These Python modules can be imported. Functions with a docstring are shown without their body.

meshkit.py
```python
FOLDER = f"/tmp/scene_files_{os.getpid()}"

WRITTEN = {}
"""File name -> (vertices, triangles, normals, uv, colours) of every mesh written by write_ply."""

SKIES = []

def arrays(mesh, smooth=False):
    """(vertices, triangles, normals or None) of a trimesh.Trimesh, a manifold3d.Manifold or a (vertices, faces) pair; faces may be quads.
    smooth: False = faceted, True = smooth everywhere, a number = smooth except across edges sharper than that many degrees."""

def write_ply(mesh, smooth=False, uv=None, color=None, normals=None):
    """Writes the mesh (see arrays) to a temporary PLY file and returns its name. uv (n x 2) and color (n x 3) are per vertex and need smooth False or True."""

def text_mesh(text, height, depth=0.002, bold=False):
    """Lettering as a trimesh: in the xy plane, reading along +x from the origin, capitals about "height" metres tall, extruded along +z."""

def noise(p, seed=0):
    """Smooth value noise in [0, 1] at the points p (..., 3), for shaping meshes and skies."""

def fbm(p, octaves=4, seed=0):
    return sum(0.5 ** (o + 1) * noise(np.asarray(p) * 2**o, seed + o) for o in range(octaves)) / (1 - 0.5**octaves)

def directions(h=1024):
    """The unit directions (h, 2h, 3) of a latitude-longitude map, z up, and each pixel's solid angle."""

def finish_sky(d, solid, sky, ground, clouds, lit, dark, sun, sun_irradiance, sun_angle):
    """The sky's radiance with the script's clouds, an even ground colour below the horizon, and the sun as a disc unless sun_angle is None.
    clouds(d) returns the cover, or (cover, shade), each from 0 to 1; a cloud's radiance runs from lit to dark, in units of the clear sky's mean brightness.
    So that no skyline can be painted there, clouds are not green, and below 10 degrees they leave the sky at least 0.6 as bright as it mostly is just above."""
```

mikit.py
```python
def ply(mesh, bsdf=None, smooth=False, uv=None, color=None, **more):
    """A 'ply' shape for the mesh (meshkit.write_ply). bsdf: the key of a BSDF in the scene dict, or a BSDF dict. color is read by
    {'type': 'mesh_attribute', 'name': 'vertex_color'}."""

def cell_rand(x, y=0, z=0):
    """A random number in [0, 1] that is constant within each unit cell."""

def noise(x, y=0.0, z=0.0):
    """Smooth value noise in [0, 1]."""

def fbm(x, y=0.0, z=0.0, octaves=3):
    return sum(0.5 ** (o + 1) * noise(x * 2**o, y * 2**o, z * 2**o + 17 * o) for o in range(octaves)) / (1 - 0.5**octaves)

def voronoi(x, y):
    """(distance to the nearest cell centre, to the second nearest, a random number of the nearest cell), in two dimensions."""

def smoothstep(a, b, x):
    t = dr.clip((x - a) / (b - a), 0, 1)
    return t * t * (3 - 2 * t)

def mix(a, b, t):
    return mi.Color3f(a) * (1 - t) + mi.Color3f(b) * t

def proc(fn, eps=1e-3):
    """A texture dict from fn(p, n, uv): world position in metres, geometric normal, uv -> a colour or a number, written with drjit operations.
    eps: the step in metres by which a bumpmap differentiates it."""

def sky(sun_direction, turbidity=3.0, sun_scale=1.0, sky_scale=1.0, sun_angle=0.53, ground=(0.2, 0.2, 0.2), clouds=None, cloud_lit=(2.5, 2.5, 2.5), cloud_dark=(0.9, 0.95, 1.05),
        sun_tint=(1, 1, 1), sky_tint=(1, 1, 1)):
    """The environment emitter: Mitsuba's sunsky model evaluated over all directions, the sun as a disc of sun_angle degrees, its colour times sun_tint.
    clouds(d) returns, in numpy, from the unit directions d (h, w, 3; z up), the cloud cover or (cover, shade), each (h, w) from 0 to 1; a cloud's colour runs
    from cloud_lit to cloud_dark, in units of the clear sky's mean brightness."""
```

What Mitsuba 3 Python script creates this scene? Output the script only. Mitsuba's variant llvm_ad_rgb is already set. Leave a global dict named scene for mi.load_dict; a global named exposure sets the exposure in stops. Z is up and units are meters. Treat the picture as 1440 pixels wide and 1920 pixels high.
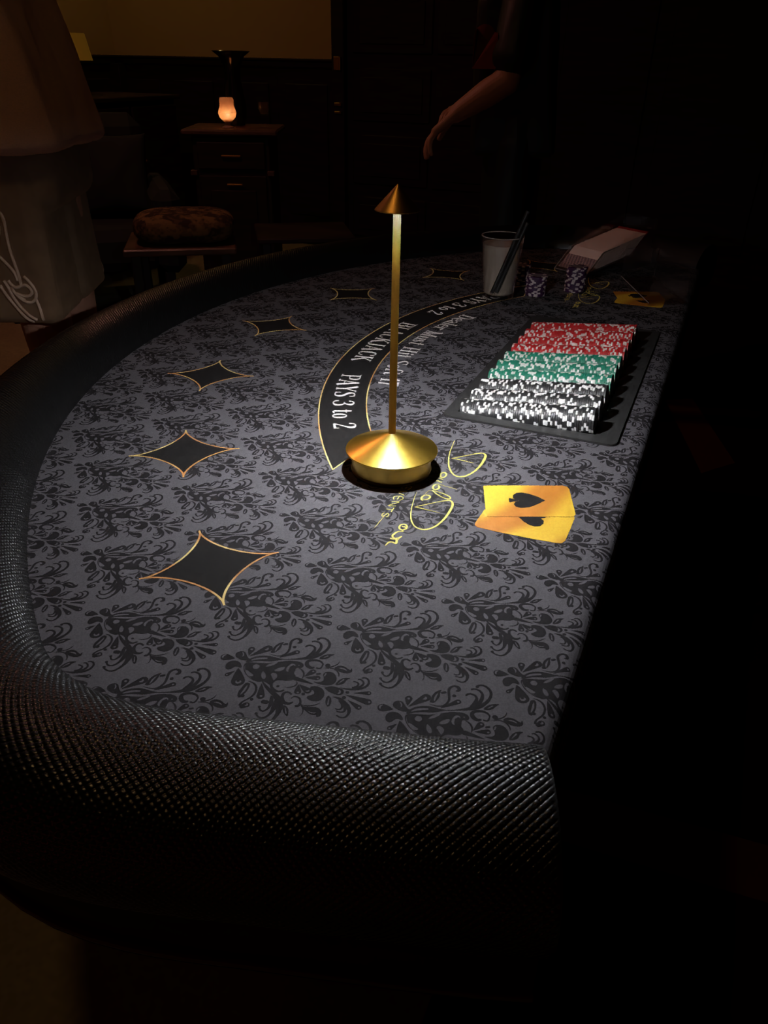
import math, random, numpy as np, trimesh, manifold3d as m3, shapely, mitsuba as mi, drjit as dr, mikit, meshkit
from shapely.geometry import Polygon, Point, LineString, MultiPoint, box as sbox
from shapely.ops import unary_union
from scipy.interpolate import CubicSpline, PchipInterpolator
T4 = mi.ScalarTransform4f
random.seed(7); RNG = np.random.default_rng(7)
scene, labels = {}, {}
TT = 0.72                                  # height of the table top
# ---------------------------------------------------------------- camera, lights, exposure
exposure = 0.0
CAM = np.array([-1.27603, -0.21606, TT + 0.45084])
FWD = np.array([0.7959, 0.3302, -0.5074]); DOWN = np.array([-0.4614, -0.2117, -0.8616])
scene['camera'] = {'type': 'perspective', 'fov': math.degrees(2 * math.atan(720 / 1442)), 'fov_axis': 'x', 'near_clip': 0.02, 'far_clip': 60.0,
                   'to_world': T4().look_at(origin=CAM.tolist(), target=(CAM + FWD).tolist(), up=(-DOWN).tolist())}
LED = (3850.0, 3900.0, 4120.0)             # the table lamp's diffuser
CEILING_LAMP = (40.0, 23.0, 10.0)             # dim warm ceiling light over the near end of the table
BACK_LAMP = (125.0, 46.0, 34.0)              # dim reddish ceiling light beyond the players' side
WALL_LAMP = (30.0, 19.5, 7.5)             # ceiling light in the far left corner
CORNER_LAMP = (0.045, 0.021, 0.002)       # yellow shade of the lamp in the corner
CANDLE = (160.0, 85.0, 38.0)
NEON = (0.9, 0.04, 0.025)                   # red strip light on the front wall
# ---------------------------------------------------------------- helpers
def rgb(r, g, b): return {'type': 'rgb', 'value': [float(r), float(g), float(b)]}
def principled(color, rough=0.5, metal=0.0, spec=0.5, **k):
    c = rgb(*color) if isinstance(color, (tuple, list)) else color
    return {'type': 'twosided', 'b': {'type': 'principled', 'base_color': c, 'roughness': rough, 'metallic': metal, 'specular': spec, **k}}
def bumped(inner, fn, scale, eps=3e-4):
    return {'type': 'twosided', 'b': {'type': 'bumpmap', 'tex': mikit.proc(fn, eps=eps), 'scale': scale, 'b': inner}}
def obj(key, mesh, bsdf, smooth=False, label=None, category=None, group=None, kind=None, **more):
    if key in scene or key in USED:
        n = 1
        while f'{key}_{n:03d}' in scene or f'{key}_{n:03d}' in USED: n += 1
        key = f'{key}_{n:03d}'
    scene[key] = mikit.ply(mesh, bsdf, smooth=smooth, **more)
    tag(key, label, category, group, kind)
    return key
USED = set()
def thing(name, label=None, category=None, group=None, kind=None):
    key, n = name, 1
    while key in USED or key in scene: key = f'{name}_{n:03d}'; n += 1
    USED.add(key); tag(key, label, category, group, kind)
    return key
def tag(key, label=None, category=None, group=None, kind=None):
    d = {k: v for k, v in dict(label=label, category=category, group=group, kind=kind).items() if v}
    if d: labels[key] = d
def cat(*ms): return trimesh.util.concatenate([m for m in ms])
def xf(m, rz=0.0, loc=(0, 0, 0), rx=0.0, ry=0.0):
    m = m.copy()
    for a, ax in ((rx, [1, 0, 0]), (ry, [0, 1, 0]), (rz, [0, 0, 1])):
        if a: m.apply_transform(trimesh.transformations.rotation_matrix(a, ax))
    m.apply_translation(loc); return m
def bx(x0, x1, y0, y1, z0, z1, b=0.004):
    """A box with bevelled edges."""
    e = min(b, (x1 - x0) / 3, (y1 - y0) / 3, (z1 - z0) / 3)
    pts = []
    for sx, X in ((1, x0), (-1, x1)):
        for sy, Y in ((1, y0), (-1, y1)):
            for sz, Z in ((1, z0), (-1, z1)):
                pts += [[X + sx * e, Y + sy * e, Z], [X + sx * e, Y, Z + sz * e], [X, Y + sy * e, Z + sz * e]]
    return trimesh.convex.convex_hull(np.array(pts))
def lathe(prof, n=64, loc=(0, 0, 0)):
    m = trimesh.creation.revolve(np.array(prof, float), sections=n); m.apply_translation(loc); return m
def tube(pts, r, n=10, smooth_n=0, closed=False):
    p = np.array(pts, float)
    if smooth_n:
        k = np.arange(len(p)); t = np.linspace(0, len(p) - 1, smooth_n); p = CubicSpline(k, p)(t)
        if not np.isscalar(r): r = np.interp(t, k, r)
    r = np.broadcast_to(np.asarray(r, float), (len(p),))
    tg = np.gradient(p, axis=0); tg /= np.linalg.norm(tg, axis=1, keepdims=True) + 1e-12
    a = np.cross(tg[0], [0, 0, 1.0] if abs(tg[0][2]) < .9 else [1.0, 0, 0]); V = []
    for i in range(len(p)):
        a = a - tg[i] * (a @ tg[i]); a /= np.linalg.norm(a) + 1e-12; b = np.cross(tg[i], a)
        an = np.arange(n) * 2 * np.pi / n
        V.append(p[i] + r[i] * (np.cos(an)[:, None] * a + np.sin(an)[:, None] * b))
    V = np.array(V).reshape(-1, 3); F = []
    for i in range(len(p) - 1):
        for j in range(n):
            q = [i * n + j, i * n + (j + 1) % n, (i + 1) * n + (j + 1) % n, (i + 1) * n + j]; F += [[q[0], q[1], q[2]], [q[0], q[2], q[3]]]
    V = np.vstack([V, p[:1], p[-1:]])
    for j in range(n):
        F += [[len(V) - 2, (j + 1) % n, j], [len(V) - 1, (len(p) - 1) * n + j, (len(p) - 1) * n + (j + 1) % n]]
    return trimesh.Trimesh(V, F, process=False)
def flat(poly, z0, z1):
    """A thin printed layer from a shapely polygon."""
    gs = [g for g in getattr(poly, 'geoms', [poly]) if g.area > 1e-8]
    ms = []
    for g in gs:
        m = trimesh.creation.extrude_polygon(g, z1 - z0, engine='earcut'); m.apply_translation([0, 0, z0]); ms.append(m)
    return cat(*ms)
def stroke(pts, rad, n=14, spline=True):
    """A pen stroke of changing width as a polygon."""
    p = np.array(pts, float); r = np.broadcast_to(np.asarray(rad, float), (len(p),))
    if len(p) > 2 and spline:
        k = np.arange(len(p)); t = np.linspace(0, len(p) - 1, n * (len(p) - 1) // 2 + 1)
        p = CubicSpline(k, p)(t); r = PchipInterpolator(k, r)(t)
    cs = [Point(*q).buffer(max(a, 1e-5), 6) for q, a in zip(p, r)]
    if len(cs) == 1: return cs[0]
    return unary_union([unary_union([a, b]).convex_hull for a, b in zip(cs, cs[1:])])
def mtri(m):
    d = m.to_mesh(); return trimesh.Trimesh(np.array(d.vert_properties[:, :3]), np.array(d.tri_verts), process=False)
def ball(p, r, n=20): return m3.Manifold.sphere(float(r), n).translate([float(x) for x in p])
def bone(p, q, r0, r1, n=20): return m3.Manifold.batch_hull([ball(p, r0, n), ball(q, r1, n)])
def hullm(*b): return m3.Manifold.batch_hull(list(b))
def blend(parts, edge=0.012, it=12):
    m = m3.Manifold.batch_boolean(parts, m3.OpType.Add).refine_to_length(edge)
    t = mtri(m); t.merge_vertices(); trimesh.smoothing.filter_taubin(t, lamb=0.5, nu=0.52, iterations=it); return t
# ---------------------------------------------------------------- materials
fbm, noise, smoothstep, mix, proc = mikit.fbm, mikit.noise, mikit.smoothstep, mikit.mix, mikit.proc
LATX, LATY, EYE = 0.155, 0.149, (-0.85498, 0.07473)      # repeat of the damask print and the place of one motif
MOT = [[1,0,[[13,225,4],[4,266,26],[-5,307,42]]],[-1,0,[[-20,323,4],[3,331,8],[25,318,4]]],[1,0,[[58,102,7],[50,142,28],[77,201,47]]],[-1,0,[[112,207,2],[91,182,6],[62,175,2]]],[1,1,[[-126,230],[-78,254],[-32,242],[-5,203],[-7,157],[-43,114],[-73,104],[-66,147],[-78,167],[-114,177],[-135,197]]],[1,0,[[-124,138,3],[-155,154,13],[-186,170,21]]],[-1,0,[[-187,172,8]]],[1,0,[[-82,126,3],[-149,85,36],[-215,45,58]]],[-1,0,[[-216,63,3],[-235,40,9],[-220,23,9],[-205,34,3]]],[1,0,[[101,134,4],[139,143,19],[177,152,31]]],[-1,0,[[177,152,11]]],[1,0,[[95,119,4],[170,72,24],[247,25,40]]],[-1,0,[[218,42,4],[233,27,11],[250,32,5]]],[1,1,[[201,-17],[244,-16],[290,-10],[348,-24],[390,-66],[353,-58],[303,-75],[260,-69],[216,-58]]],[-1,0,[[235,-50,2],[280,-43,8],[331,-45,2]]],[1,0,[[351,-79,13],[365,-96,13]]],[1,0,[[358,-179,17]]],[1,0,[[185,-17,2],[190,-82,6],[208,-126,7],[252,-152,10],[313,-151,11],[382,-124,12],[433,-118,12],[467,-145,11],[463,-181,15],[439,-194,15],[420,-178,7]]],[-1,0,[[442,-167,6]]],[1,0,[[186,-126,4],[245,-178,16],[306,-230,26]]],[-1,0,[[306,-231,10]]],[1,1,[[17,118],[77,97],[123,57],[157,-1],[170,-59],[170,-126],[185,-181],[154,-146],[113,-93],[98,-57],[76,7],[41,64],[7,98]]],[-1,0,[[54,77,4],[93,39,11],[129,-28,9]]],[1,1,[[-33,107],[9,108],[36,50],[56,-16],[81,-78],[136,-156],[186,-227],[198,-286],[199,-340],[170,-362],[137,-357],[123,-319],[81,-334],[23,-373],[-15,-373],[-53,-328],[-61,-269],[-87,-244],[-135,-248],[-162,-253],[-148,-218],[-137,-185],[-132,-144],[-158,-122],[-158,-58],[-131,13],[-91,68]]],[-1,0,[[-22,94,2],[-69,68,3],[-114,18,3],[-140,-41,2]]],[-1,0,[[0,0,29]]],[-1,0,[[-77,46,7],[-102,7,17],[-108,-25,12]]],[-1,0,[[35,-75,2],[73,-105,14],[116,-138,6]]],[-1,0,[[-30,-86,3],[-70,-115,19],[-98,-135,10]]],[-1,0,[[26,-176,9],[53,-204,21],[85,-224,10]]],[-1,0,[[-26,-179,16],[-36,-201,23],[-78,-220,6]]],[-1,0,[[64,-11,1],[98,-91,5],[162,-186,2]]],[-1,0,[[59,-278,6],[93,-259,12],[138,-265,12],[153,-284,7],[142,-300,3]]],[1,0,[[114,-278,12],[119,-299,12]]],[1,0,[[166,-249,7],[194,-288,9],[188,-341,10],[161,-360,10],[139,-345,6]]],[-1,0,[[162,-328,6]]],[-1,0,[[80,-372,39]]],[1,0,[[131,-350,3],[114,-391,8],[81,-419,8],[34,-429,4]]],[-1,0,[[-81,-344,16],[-51,-370,24],[-30,-385,11]]],[1,0,[[-120,-345,2],[-98,-396,7],[-58,-421,7],[-22,-404,3]]],[-1,0,[[-150,-278,7],[-121,-248,11],[-87,-257,11],[-73,-289,4]]],[1,0,[[-133,-291,13]]],[1,0,[[-106,-215,3],[-154,-238,11],[-184,-282,14],[-186,-325,11],[-156,-355,9]]],[-1,0,[[-140,-327,8]]],[1,0,[[7,-385,25],[8,-443,18],[8,-496,11],[8,-543,3]]],[1,0,[[-129,-137,4],[-173,-196,13],[-211,-271,20],[-248,-345,26],[-315,-409,30],[-408,-442,18],[-495,-437,11],[-550,-399,9],[-543,-319,8]]],[1,0,[[-533,-313,14]]],[1,0,[[-285,-355,11],[-355,-381,21],[-438,-388,11],[-496,-356,9],[-480,-294,8]]],[1,0,[[-474,-288,13]]],[1,0,[[-240,-299,9],[-310,-329,17],[-371,-344,12],[-425,-329,8],[-411,-280,8]]],[1,0,[[-400,-273,13]]],[-1,0,[[-209,-226,1],[-252,-305,3]]],[1,0,[[-337,-274,22],[-332,-296,22]]],[1,0,[[-163,-153,3],[-227,-186,22],[-290,-218,34]]],[-1,0,[[-289,-221,11]]],[1,0,[[-182,-38,3],[-185,-87,8],[-216,-131,10],[-276,-157,10],[-342,-150,9],[-394,-124,8],[-445,-119,11]]],[1,0,[[-454,-144,21],[-425,-164,29]]],[-1,0,[[-433,-159,4],[-421,-172,7],[-410,-160,3]]],[1,1,[[-204,-22],[-193,-60],[-238,-81],[-309,-89],[-354,-75],[-379,-76],[-375,-48],[-324,-24],[-264,-24]]],[-1,0,[[-229,-53,3],[-283,-60,9],[-340,-59,3]]],[1,0,[[-348,-82,18]]],[1,0,[[-353,-172,15]]],[1,1,[[-308,-431],[-300,-462],[-330,-504],[-405,-536],[-390,-497],[-357,-460]]],[-1,0,[[-324,-465,3],[-374,-503,5]]],[1,0,[[-169,-435,9],[-167,-387,11],[-212,-378,13],[-266,-412,17],[-277,-459,15],[-245,-490,6]]],[-1,0,[[-251,-455,7]]],[-1,0,[[-204,-413,6],[-198,-441,9]]],[1,0,[[-213,-460,4],[-179,-487,8],[-193,-531,9],[-240,-554,11],[-272,-538,13]]],[1,0,[[-237,-555,8],[-277,-602,6],[-322,-621,4],[-355,-614,2]]],[1,1,[[-252,-552],[-248,-621],[-224,-669],[-215,-714],[-244,-756],[-294,-771],[-318,-738],[-293,-735],[-311,-695],[-297,-646]]],[-1,0,[[-282,-650,2],[-286,-692,5],[-269,-718,2]]],[1,0,[[-241,-577,4],[-220,-647,7],[-158,-701,2]]],[1,0,[[-47,-438,3],[-86,-454,18],[-124,-471,29]]],[-1,0,[[-130,-476,10]]],[1,0,[[-44,-445,3],[-62,-492,20],[-79,-540,33]]],[-1,0,[[-86,-525,2],[-85,-545,8],[-67,-546,3]]],[1,0,[[-128,-525,16]]],[1,1,[[-25,-534],[0,-583],[-5,-643],[-53,-688],[-112,-697],[-158,-675],[-175,-623],[-162,-574],[-138,-565],[-113,-591],[-85,-609],[-61,-589],[-56,-553]]],[1,1,[[32,-525],[46,-570],[68,-605],[109,-598],[152,-560],[197,-587],[203,-640],[165,-690],[108,-711],[56,-692],[31,-640],[25,-581]]],[-1,0,[[134,-588,5],[163,-586,7]]],[1,0,[[208,-550,2],[245,-612,6],[224,-671,7],[177,-700,3]]],[1,0,[[60,-438,3],[100,-456,18],[140,-473,29]]],[-1,0,[[145,-476,9]]],[1,0,[[50,-452,3],[69,-498,17],[88,-543,27]]],[-1,0,[[85,-550,9]]],[1,0,[[131,-521,11],[142,-539,11]]],[1,0,[[188,-454,12],[187,-401,19],[234,-374,16],[274,-414,14],[283,-469,11],[256,-513,7]]],[1,0,[[258,-509,6],[207,-513,8],[196,-482,8]]],[-1,0,[[255,-467,10]]],[1,0,[[263,-554,23]]],[1,0,[[216,-535,3],[259,-589,7],[301,-621,6],[352,-625,2]]],[1,1,[[256,-611],[305,-643],[311,-692],[293,-739],[289,-760],[323,-756],[284,-781],[252,-771],[230,-729],[233,-673]]],[-1,0,[[271,-657,2],[280,-695,7],[270,-731,2]]],[1,0,[[161,-142,4],[203,-229,6],[250,-312,14],[310,-390,24],[376,-437,17],[458,-457,13],[531,-437,12],[570,-378,11],[540,-317,11]]],[1,0,[[535,-323,14]]],[1,0,[[317,-376,14],[391,-397,17],[468,-387,12],[504,-339,10],[490,-290,10]]],[1,0,[[294,-344,12],[358,-360,16],[418,-350,11],[436,-302,10],[405,-269,10]]],[1,1,[[306,-438],[360,-457],[400,-497],[420,-556],[385,-528],[342,-517],[312,-481]]],[-1,0,[[331,-471,2],[372,-500,6]]],[1,0,[[10,-663,9],[16,-730,39],[14,-782,41]]],[-1,0,[[-11,-782,3],[11,-792,9],[35,-774,3]]],[1,0,[[12,-577,2],[19,-657,3],[47,-714,2]]],[1,1,[[69,-712],[141,-720],[187,-752],[204,-810],[169,-779],[124,-782],[89,-756]]],[-1,0,[[100,-735,2],[157,-754,7]]],[1,0,[[62,-769,3],[74,-845,10],[106,-911,14],[157,-959,12],[214,-964,10],[250,-933,9],[241,-892,8]]],[1,0,[[105,-881,11],[149,-922,11],[190,-926,9],[216,-897,8],[213,-870,7]]],[1,0,[[105,-866,9],[138,-891,9],[168,-888,8],[175,-844,7]]],[1,0,[[36,-849,16]]],[1,0,[[-30,-849,18]]],[1,0,[[50,-902,3],[75,-958,13],[99,-1013,22]]],[-1,0,[[101,-1016,9]]],[1,0,[[5,-849,3],[4,-949,21],[3,-1048,33]]],[-1,0,[[8,-1058,9]]],[1,0,[[-44,-895,3],[-63,-950,16],[-82,-1004,26]]],[-1,0,[[-82,-1008,9]]],[1,0,[[-61,-763,3],[-62,-839,15],[-104,-914,19],[-153,-954,14],[-212,-956,9],[-239,-925,8],[-231,-884,7]]],[1,0,[[-79,-847,11],[-123,-901,13],[-170,-916,9],[-190,-886,7],[-188,-861,6]]],[1,0,[[-81,-828,6],[-115,-873,9],[-157,-880,8],[-170,-842,6]]],[1,1,[[-86,-714],[-56,-725],[-82,-764],[-137,-785],[-185,-780],[-146,-734]]],[-1,0,[[-85,-741,3],[-151,-762,6]]]]
def damask(res=0.0003, pad=0.004):
    """Distance field (metres) of the damask ornament on one repeat, drawn from its pen strokes and leaf outlines."""
    A = np.array([q[:2] for m in MOT for q in m[2]]) * 1e-4
    lo0, hi0 = A.min(0) - pad, A.max(0) + pad
    xs, ys = np.arange(lo0[0], hi0[0], res), np.arange(lo0[1], hi0[1], res)
    X, Y = np.meshgrid(xs, ys); d = np.full(X.shape, 0.02)
    for sgn, kind, pts in MOT:
        p = np.array(pts, float) * 1e-4
        if kind == 0:
            c, r = p[:, :2], p[:, 2]
            if len(p) > 1:
                k = np.arange(len(p)); n = max(24, int(np.hypot(*np.diff(c, axis=0).T).sum() / 0.0004)); t = np.linspace(0, len(p) - 1, n)
                r = PchipInterpolator(k, r)(t)
                c = CubicSpline(k, c)(t) if len(p) > 2 else np.stack([np.interp(t, k, c[:, 0]), np.interp(t, k, c[:, 1])], 1)
            lo, hi = c.min(0) - r.max() - .003, c.max(0) + r.max() + .003
        else:
            q = p
            for _ in range(2):
                n_ = np.roll(q, -1, 0); q = np.stack([.75 * q + .25 * n_, .25 * q + .75 * n_], 1).reshape(-1, 2)
            lo, hi = q.min(0) - .003, q.max(0) + .003
        i0, i1 = np.searchsorted(xs, [lo[0], hi[0]]); j0, j1 = np.searchsorted(ys, [lo[1], hi[1]])
        XX, YY = X[j0:j1, i0:i1], Y[j0:j1, i0:i1]; s = np.full(XX.shape, 0.02)
        if kind == 0:
            for (a, b), q in zip(c, r): np.minimum(s, np.hypot(XX - a, YY - b) - q, out=s)
        else:
            ins = np.zeros(XX.shape, bool)
            for a, b in zip(q, np.roll(q, -1, 0)):
                e = b - a; t = np.clip(((XX - a[0]) * e[0] + (YY - a[1]) * e[1]) / max(e @ e, 1e-12), 0, 1)
                s = np.minimum(s, np.hypot(XX - a[0] - t * e[0], YY - a[1] - t * e[1]))
                ins ^= ((a[1] > YY) != (b[1] > YY)) & (XX < (b[0] - a[0]) * (YY - a[1]) / (b[1] - a[1] + 1e-15) + a[0])
            s = np.where(ins, -s, s)
        sub = d[j0:j1, i0:i1]
        d[j0:j1, i0:i1] = np.minimum(sub, s) if sgn > 0 else np.maximum(sub, -s)
    nx, ny = 520, 500
    cell = np.full((ny, nx), 0.02)
    cx, cy = np.meshgrid((np.arange(nx) + .5) / nx * LATX, (np.arange(ny) + .5) / ny * LATY)
    from scipy.ndimage import map_coordinates
    for i in np.arange(-2, 3, .5):
        for j in np.arange(-2, 3, .5):
            if (2 * i + 2 * j) % 2: continue
            v = map_coordinates(d, [(cy - j * LATY - ys[0]) / res, (cx - i * LATX - xs[0]) / res], order=1, cval=0.02)
            cell = np.minimum(cell, v)
    return cell
CELL = damask(); NY, NX = CELL.shape; CELL_D = mi.Float(CELL.ravel().astype(np.float32))
def damask_at(u, v):
    fx = (u - EYE[0]) / LATX; fy = (v - EYE[1]) / LATY
    fx = (fx - dr.floor(fx)) * NX - 0.5; fy = (fy - dr.floor(fy)) * NY - 0.5
    x0, y0 = dr.floor(fx), dr.floor(fy); tx, ty = fx - x0, fy - y0
    def g(i, j):
        a = mi.Int32(i); b = mi.Int32(j)
        a = dr.select(a < 0, a + NX, dr.select(a >= NX, a - NX, a)); b = dr.select(b < 0, b + NY, dr.select(b >= NY, b - NY, b))
        return dr.gather(mi.Float, CELL_D, mi.UInt32(b * NX + a))
    return dr.lerp(dr.lerp(g(x0, y0), g(x0 + 1, y0), tx), dr.lerp(g(x0, y0 + 1), g(x0 + 1, y0 + 1), tx), ty)
def cloth_color(p, n, uv):
    d = damask_at(uv.x, uv.y)
    k = smoothstep(-0.00025, 0.00025, d)
    g = 0.86 + 0.28 * noise(uv.x * 900, uv.y * 900) * 1.0 + 0.10 * fbm(uv.x * 9, uv.y * 9)
    return mix((0.0085, 0.0077, 0.0080), (0.0475, 0.0445, 0.0480), k) * g
W_CELL = 0.0060           # repeat of the diagonal weave across two strands
NEAR_END = 2.70                              # metres of rail, from its near end, whose weave is modelled in the mesh
def weave(p, n, uv):
    s, t = (uv.x + uv.y) / W_CELL, (uv.x - uv.y) / W_CELL
    i, j = dr.floor(s), dr.floor(t); fs, ft = s - i, t - j
    par = (i + j) - 2 * dr.floor((i + j) / 2)
    prof = lambda q: dr.sqrt(dr.maximum(1 - dr.square(dr.square(2 * q - 1)) * 0.98, 0.0))
    along = lambda q: 0.35 + 0.65 * dr.sqrt(dr.maximum(dr.sin(math.pi * q), 0.0))
    return dr.select(uv.x < NEAR_END, 0.0, dr.select(par < 0.5, prof(ft) * along(fs), prof(fs) * along(ft)))
def weave_np(u, v):
    s, t = (u + v) / W_CELL, (u - v) / W_CELL
    i, j = np.floor(s), np.floor(t); fs, ft = s - i, t - j
    prof = lambda q: np.sqrt(np.maximum(1 - (2 * q - 1) ** 4 * .98, 0)); along = lambda q: .35 + .65 * np.sqrt(np.sin(np.pi * q))
    return np.where((i + j) % 2 < .5, prof(ft) * along(fs), prof(fs) * along(ft))
def gold_print(p, n, uv):                    # printed foil shading, part of the print itself
    k = 0.5 + 0.5 * dr.sin((p.x * 0.55 + p.y) * 62.0 + 1.2 * dr.sin(p.x * 21.0))
    k = smoothstep(0.1, 0.9, k) * (0.9 + 0.2 * noise(p.x * 700, p.y * 700))
    return mix((0.30, 0.11, 0.013), (0.46, 0.275, 0.022), k)
def outline_gold(p, n, uv):
    k = fbm(p.x * 26, p.y * 26)
    return mix((0.34, 0.155, 0.05), (0.50, 0.39, 0.14), smoothstep(0.3, 0.7, k))
def brass_speckle(p, n, uv): return fbm(p.x * 900, p.y * 900, p.z * 900, octaves=3)
def wood_fn(a, b, sx=3.0):
    def f(p, n, uv):
        g = fbm(p.x * sx * 3, p.y * sx * 3, p.z * sx * 14)
        return mix(a, b, smoothstep(0.3, 0.7, g))
    return f
def floor_fn(p, n, uv):
    g = fbm(p.x * 5, p.y * 5) ; fine = noise(p.x * 120, p.y * 120)
    return mix((0.205, 0.185, 0.10), (0.275, 0.25, 0.135), g) * (0.9 + 0.2 * fine)
def plaster_fn(p, n, uv): return mix((0.42, 0.31, 0.115), (0.50, 0.37, 0.15), fbm(p.x * 2, p.y * 2, p.z * 2))
def drink_fn(p, n, uv): return mix((0.205, 0.165, 0.13), (0.26, 0.21, 0.165), fbm(p.x * 60, p.y * 60, p.z * 60))
def tapestry_fn(p, n, uv):
    g = fbm(p.x * 22, p.y * 22, p.z * 22); h = fbm(p.x * 55 + 9, p.y * 55, p.z * 55)
    return mix(mix((0.035, 0.022, 0.015), (0.15, 0.098, 0.042), smoothstep(0.45, 0.6, g)), (0.09, 0.055, 0.03), smoothstep(0.5, 0.65, h) * 0.7)
def shirt_fn(p, n, uv): return mi.Color3f(0.60, 0.36, 0.24) * (0.92 + 0.16 * noise(p.x * 500, p.y * 500, p.z * 500))
def shorts_fn(p, n, uv): return mi.Color3f(0.215, 0.135, 0.08) * (0.85 + 0.3 * fbm(p.x * 40, p.y * 40, p.z * 40))
B = scene
B['m_cloth'] = principled(proc(cloth_color), 0.85, spec=0.08)
B['m_spot'] = principled((0.0075, 0.0070, 0.0068), 0.85, spec=0.06)
B['m_gold_line'] = principled(proc(outline_gold), 0.6, spec=0.3)
B['m_gold_print'] = principled(proc(gold_print), 0.62, spec=0.3)
B['m_gold_pale'] = principled((0.42, 0.33, 0.07), 0.6, spec=0.2)
B['m_letter'] = principled((0.52, 0.50, 0.49), 0.7, spec=0.2)
B['m_vinyl'] = bumped({'type': 'principled', 'base_color': rgb(0.0045, 0.0044, 0.0044), 'roughness': 0.27, 'specular': 0.45}, weave, 0.0013, eps=1.5e-4)
B['m_brass'] = bumped({'type': 'principled', 'base_color': rgb(0.88, 0.55, 0.085), 'roughness': 0.255, 'metallic': 1.0}, brass_speckle, 0.00010, eps=2e-4)
B['m_brass_pole'] = bumped({'type': 'principled', 'base_color': rgb(0.70, 0.36, 0.05), 'roughness': 0.45, 'metallic': 1.0}, brass_speckle, 0.0003, eps=2e-4)
B['m_brass_smooth'] = principled((0.56, 0.36, 0.08), 0.32, metal=1.0)
B['m_brass_dark'] = principled((0.52, 0.29, 0.07), 0.38, metal=1.0)
B['m_tray'] = principled((0.017, 0.0165, 0.016), 0.42, spec=0.45)
B['m_chip'] = principled({'type': 'mesh_attribute', 'name': 'vertex_color'}, 0.42, spec=0.4)
B['m_black'] = principled((0.006, 0.006, 0.006), 0.5, spec=0.4)
B['m_black_gloss'] = principled((0.004, 0.004, 0.005), 0.12, spec=0.6)
B['m_wood_dark'] = principled(proc(wood_fn((0.012, 0.0065, 0.0055), (0.024, 0.012, 0.009))), 0.6, spec=0.25)
B['m_wood_warm'] = principled(proc(wood_fn((0.055, 0.030, 0.017), (0.095, 0.052, 0.03))), 0.4, spec=0.4)
B['m_floor'] = principled(proc(floor_fn), 0.55, spec=0.3)
B['m_plaster'] = principled(proc(plaster_fn), 0.8, spec=0.2)
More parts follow.
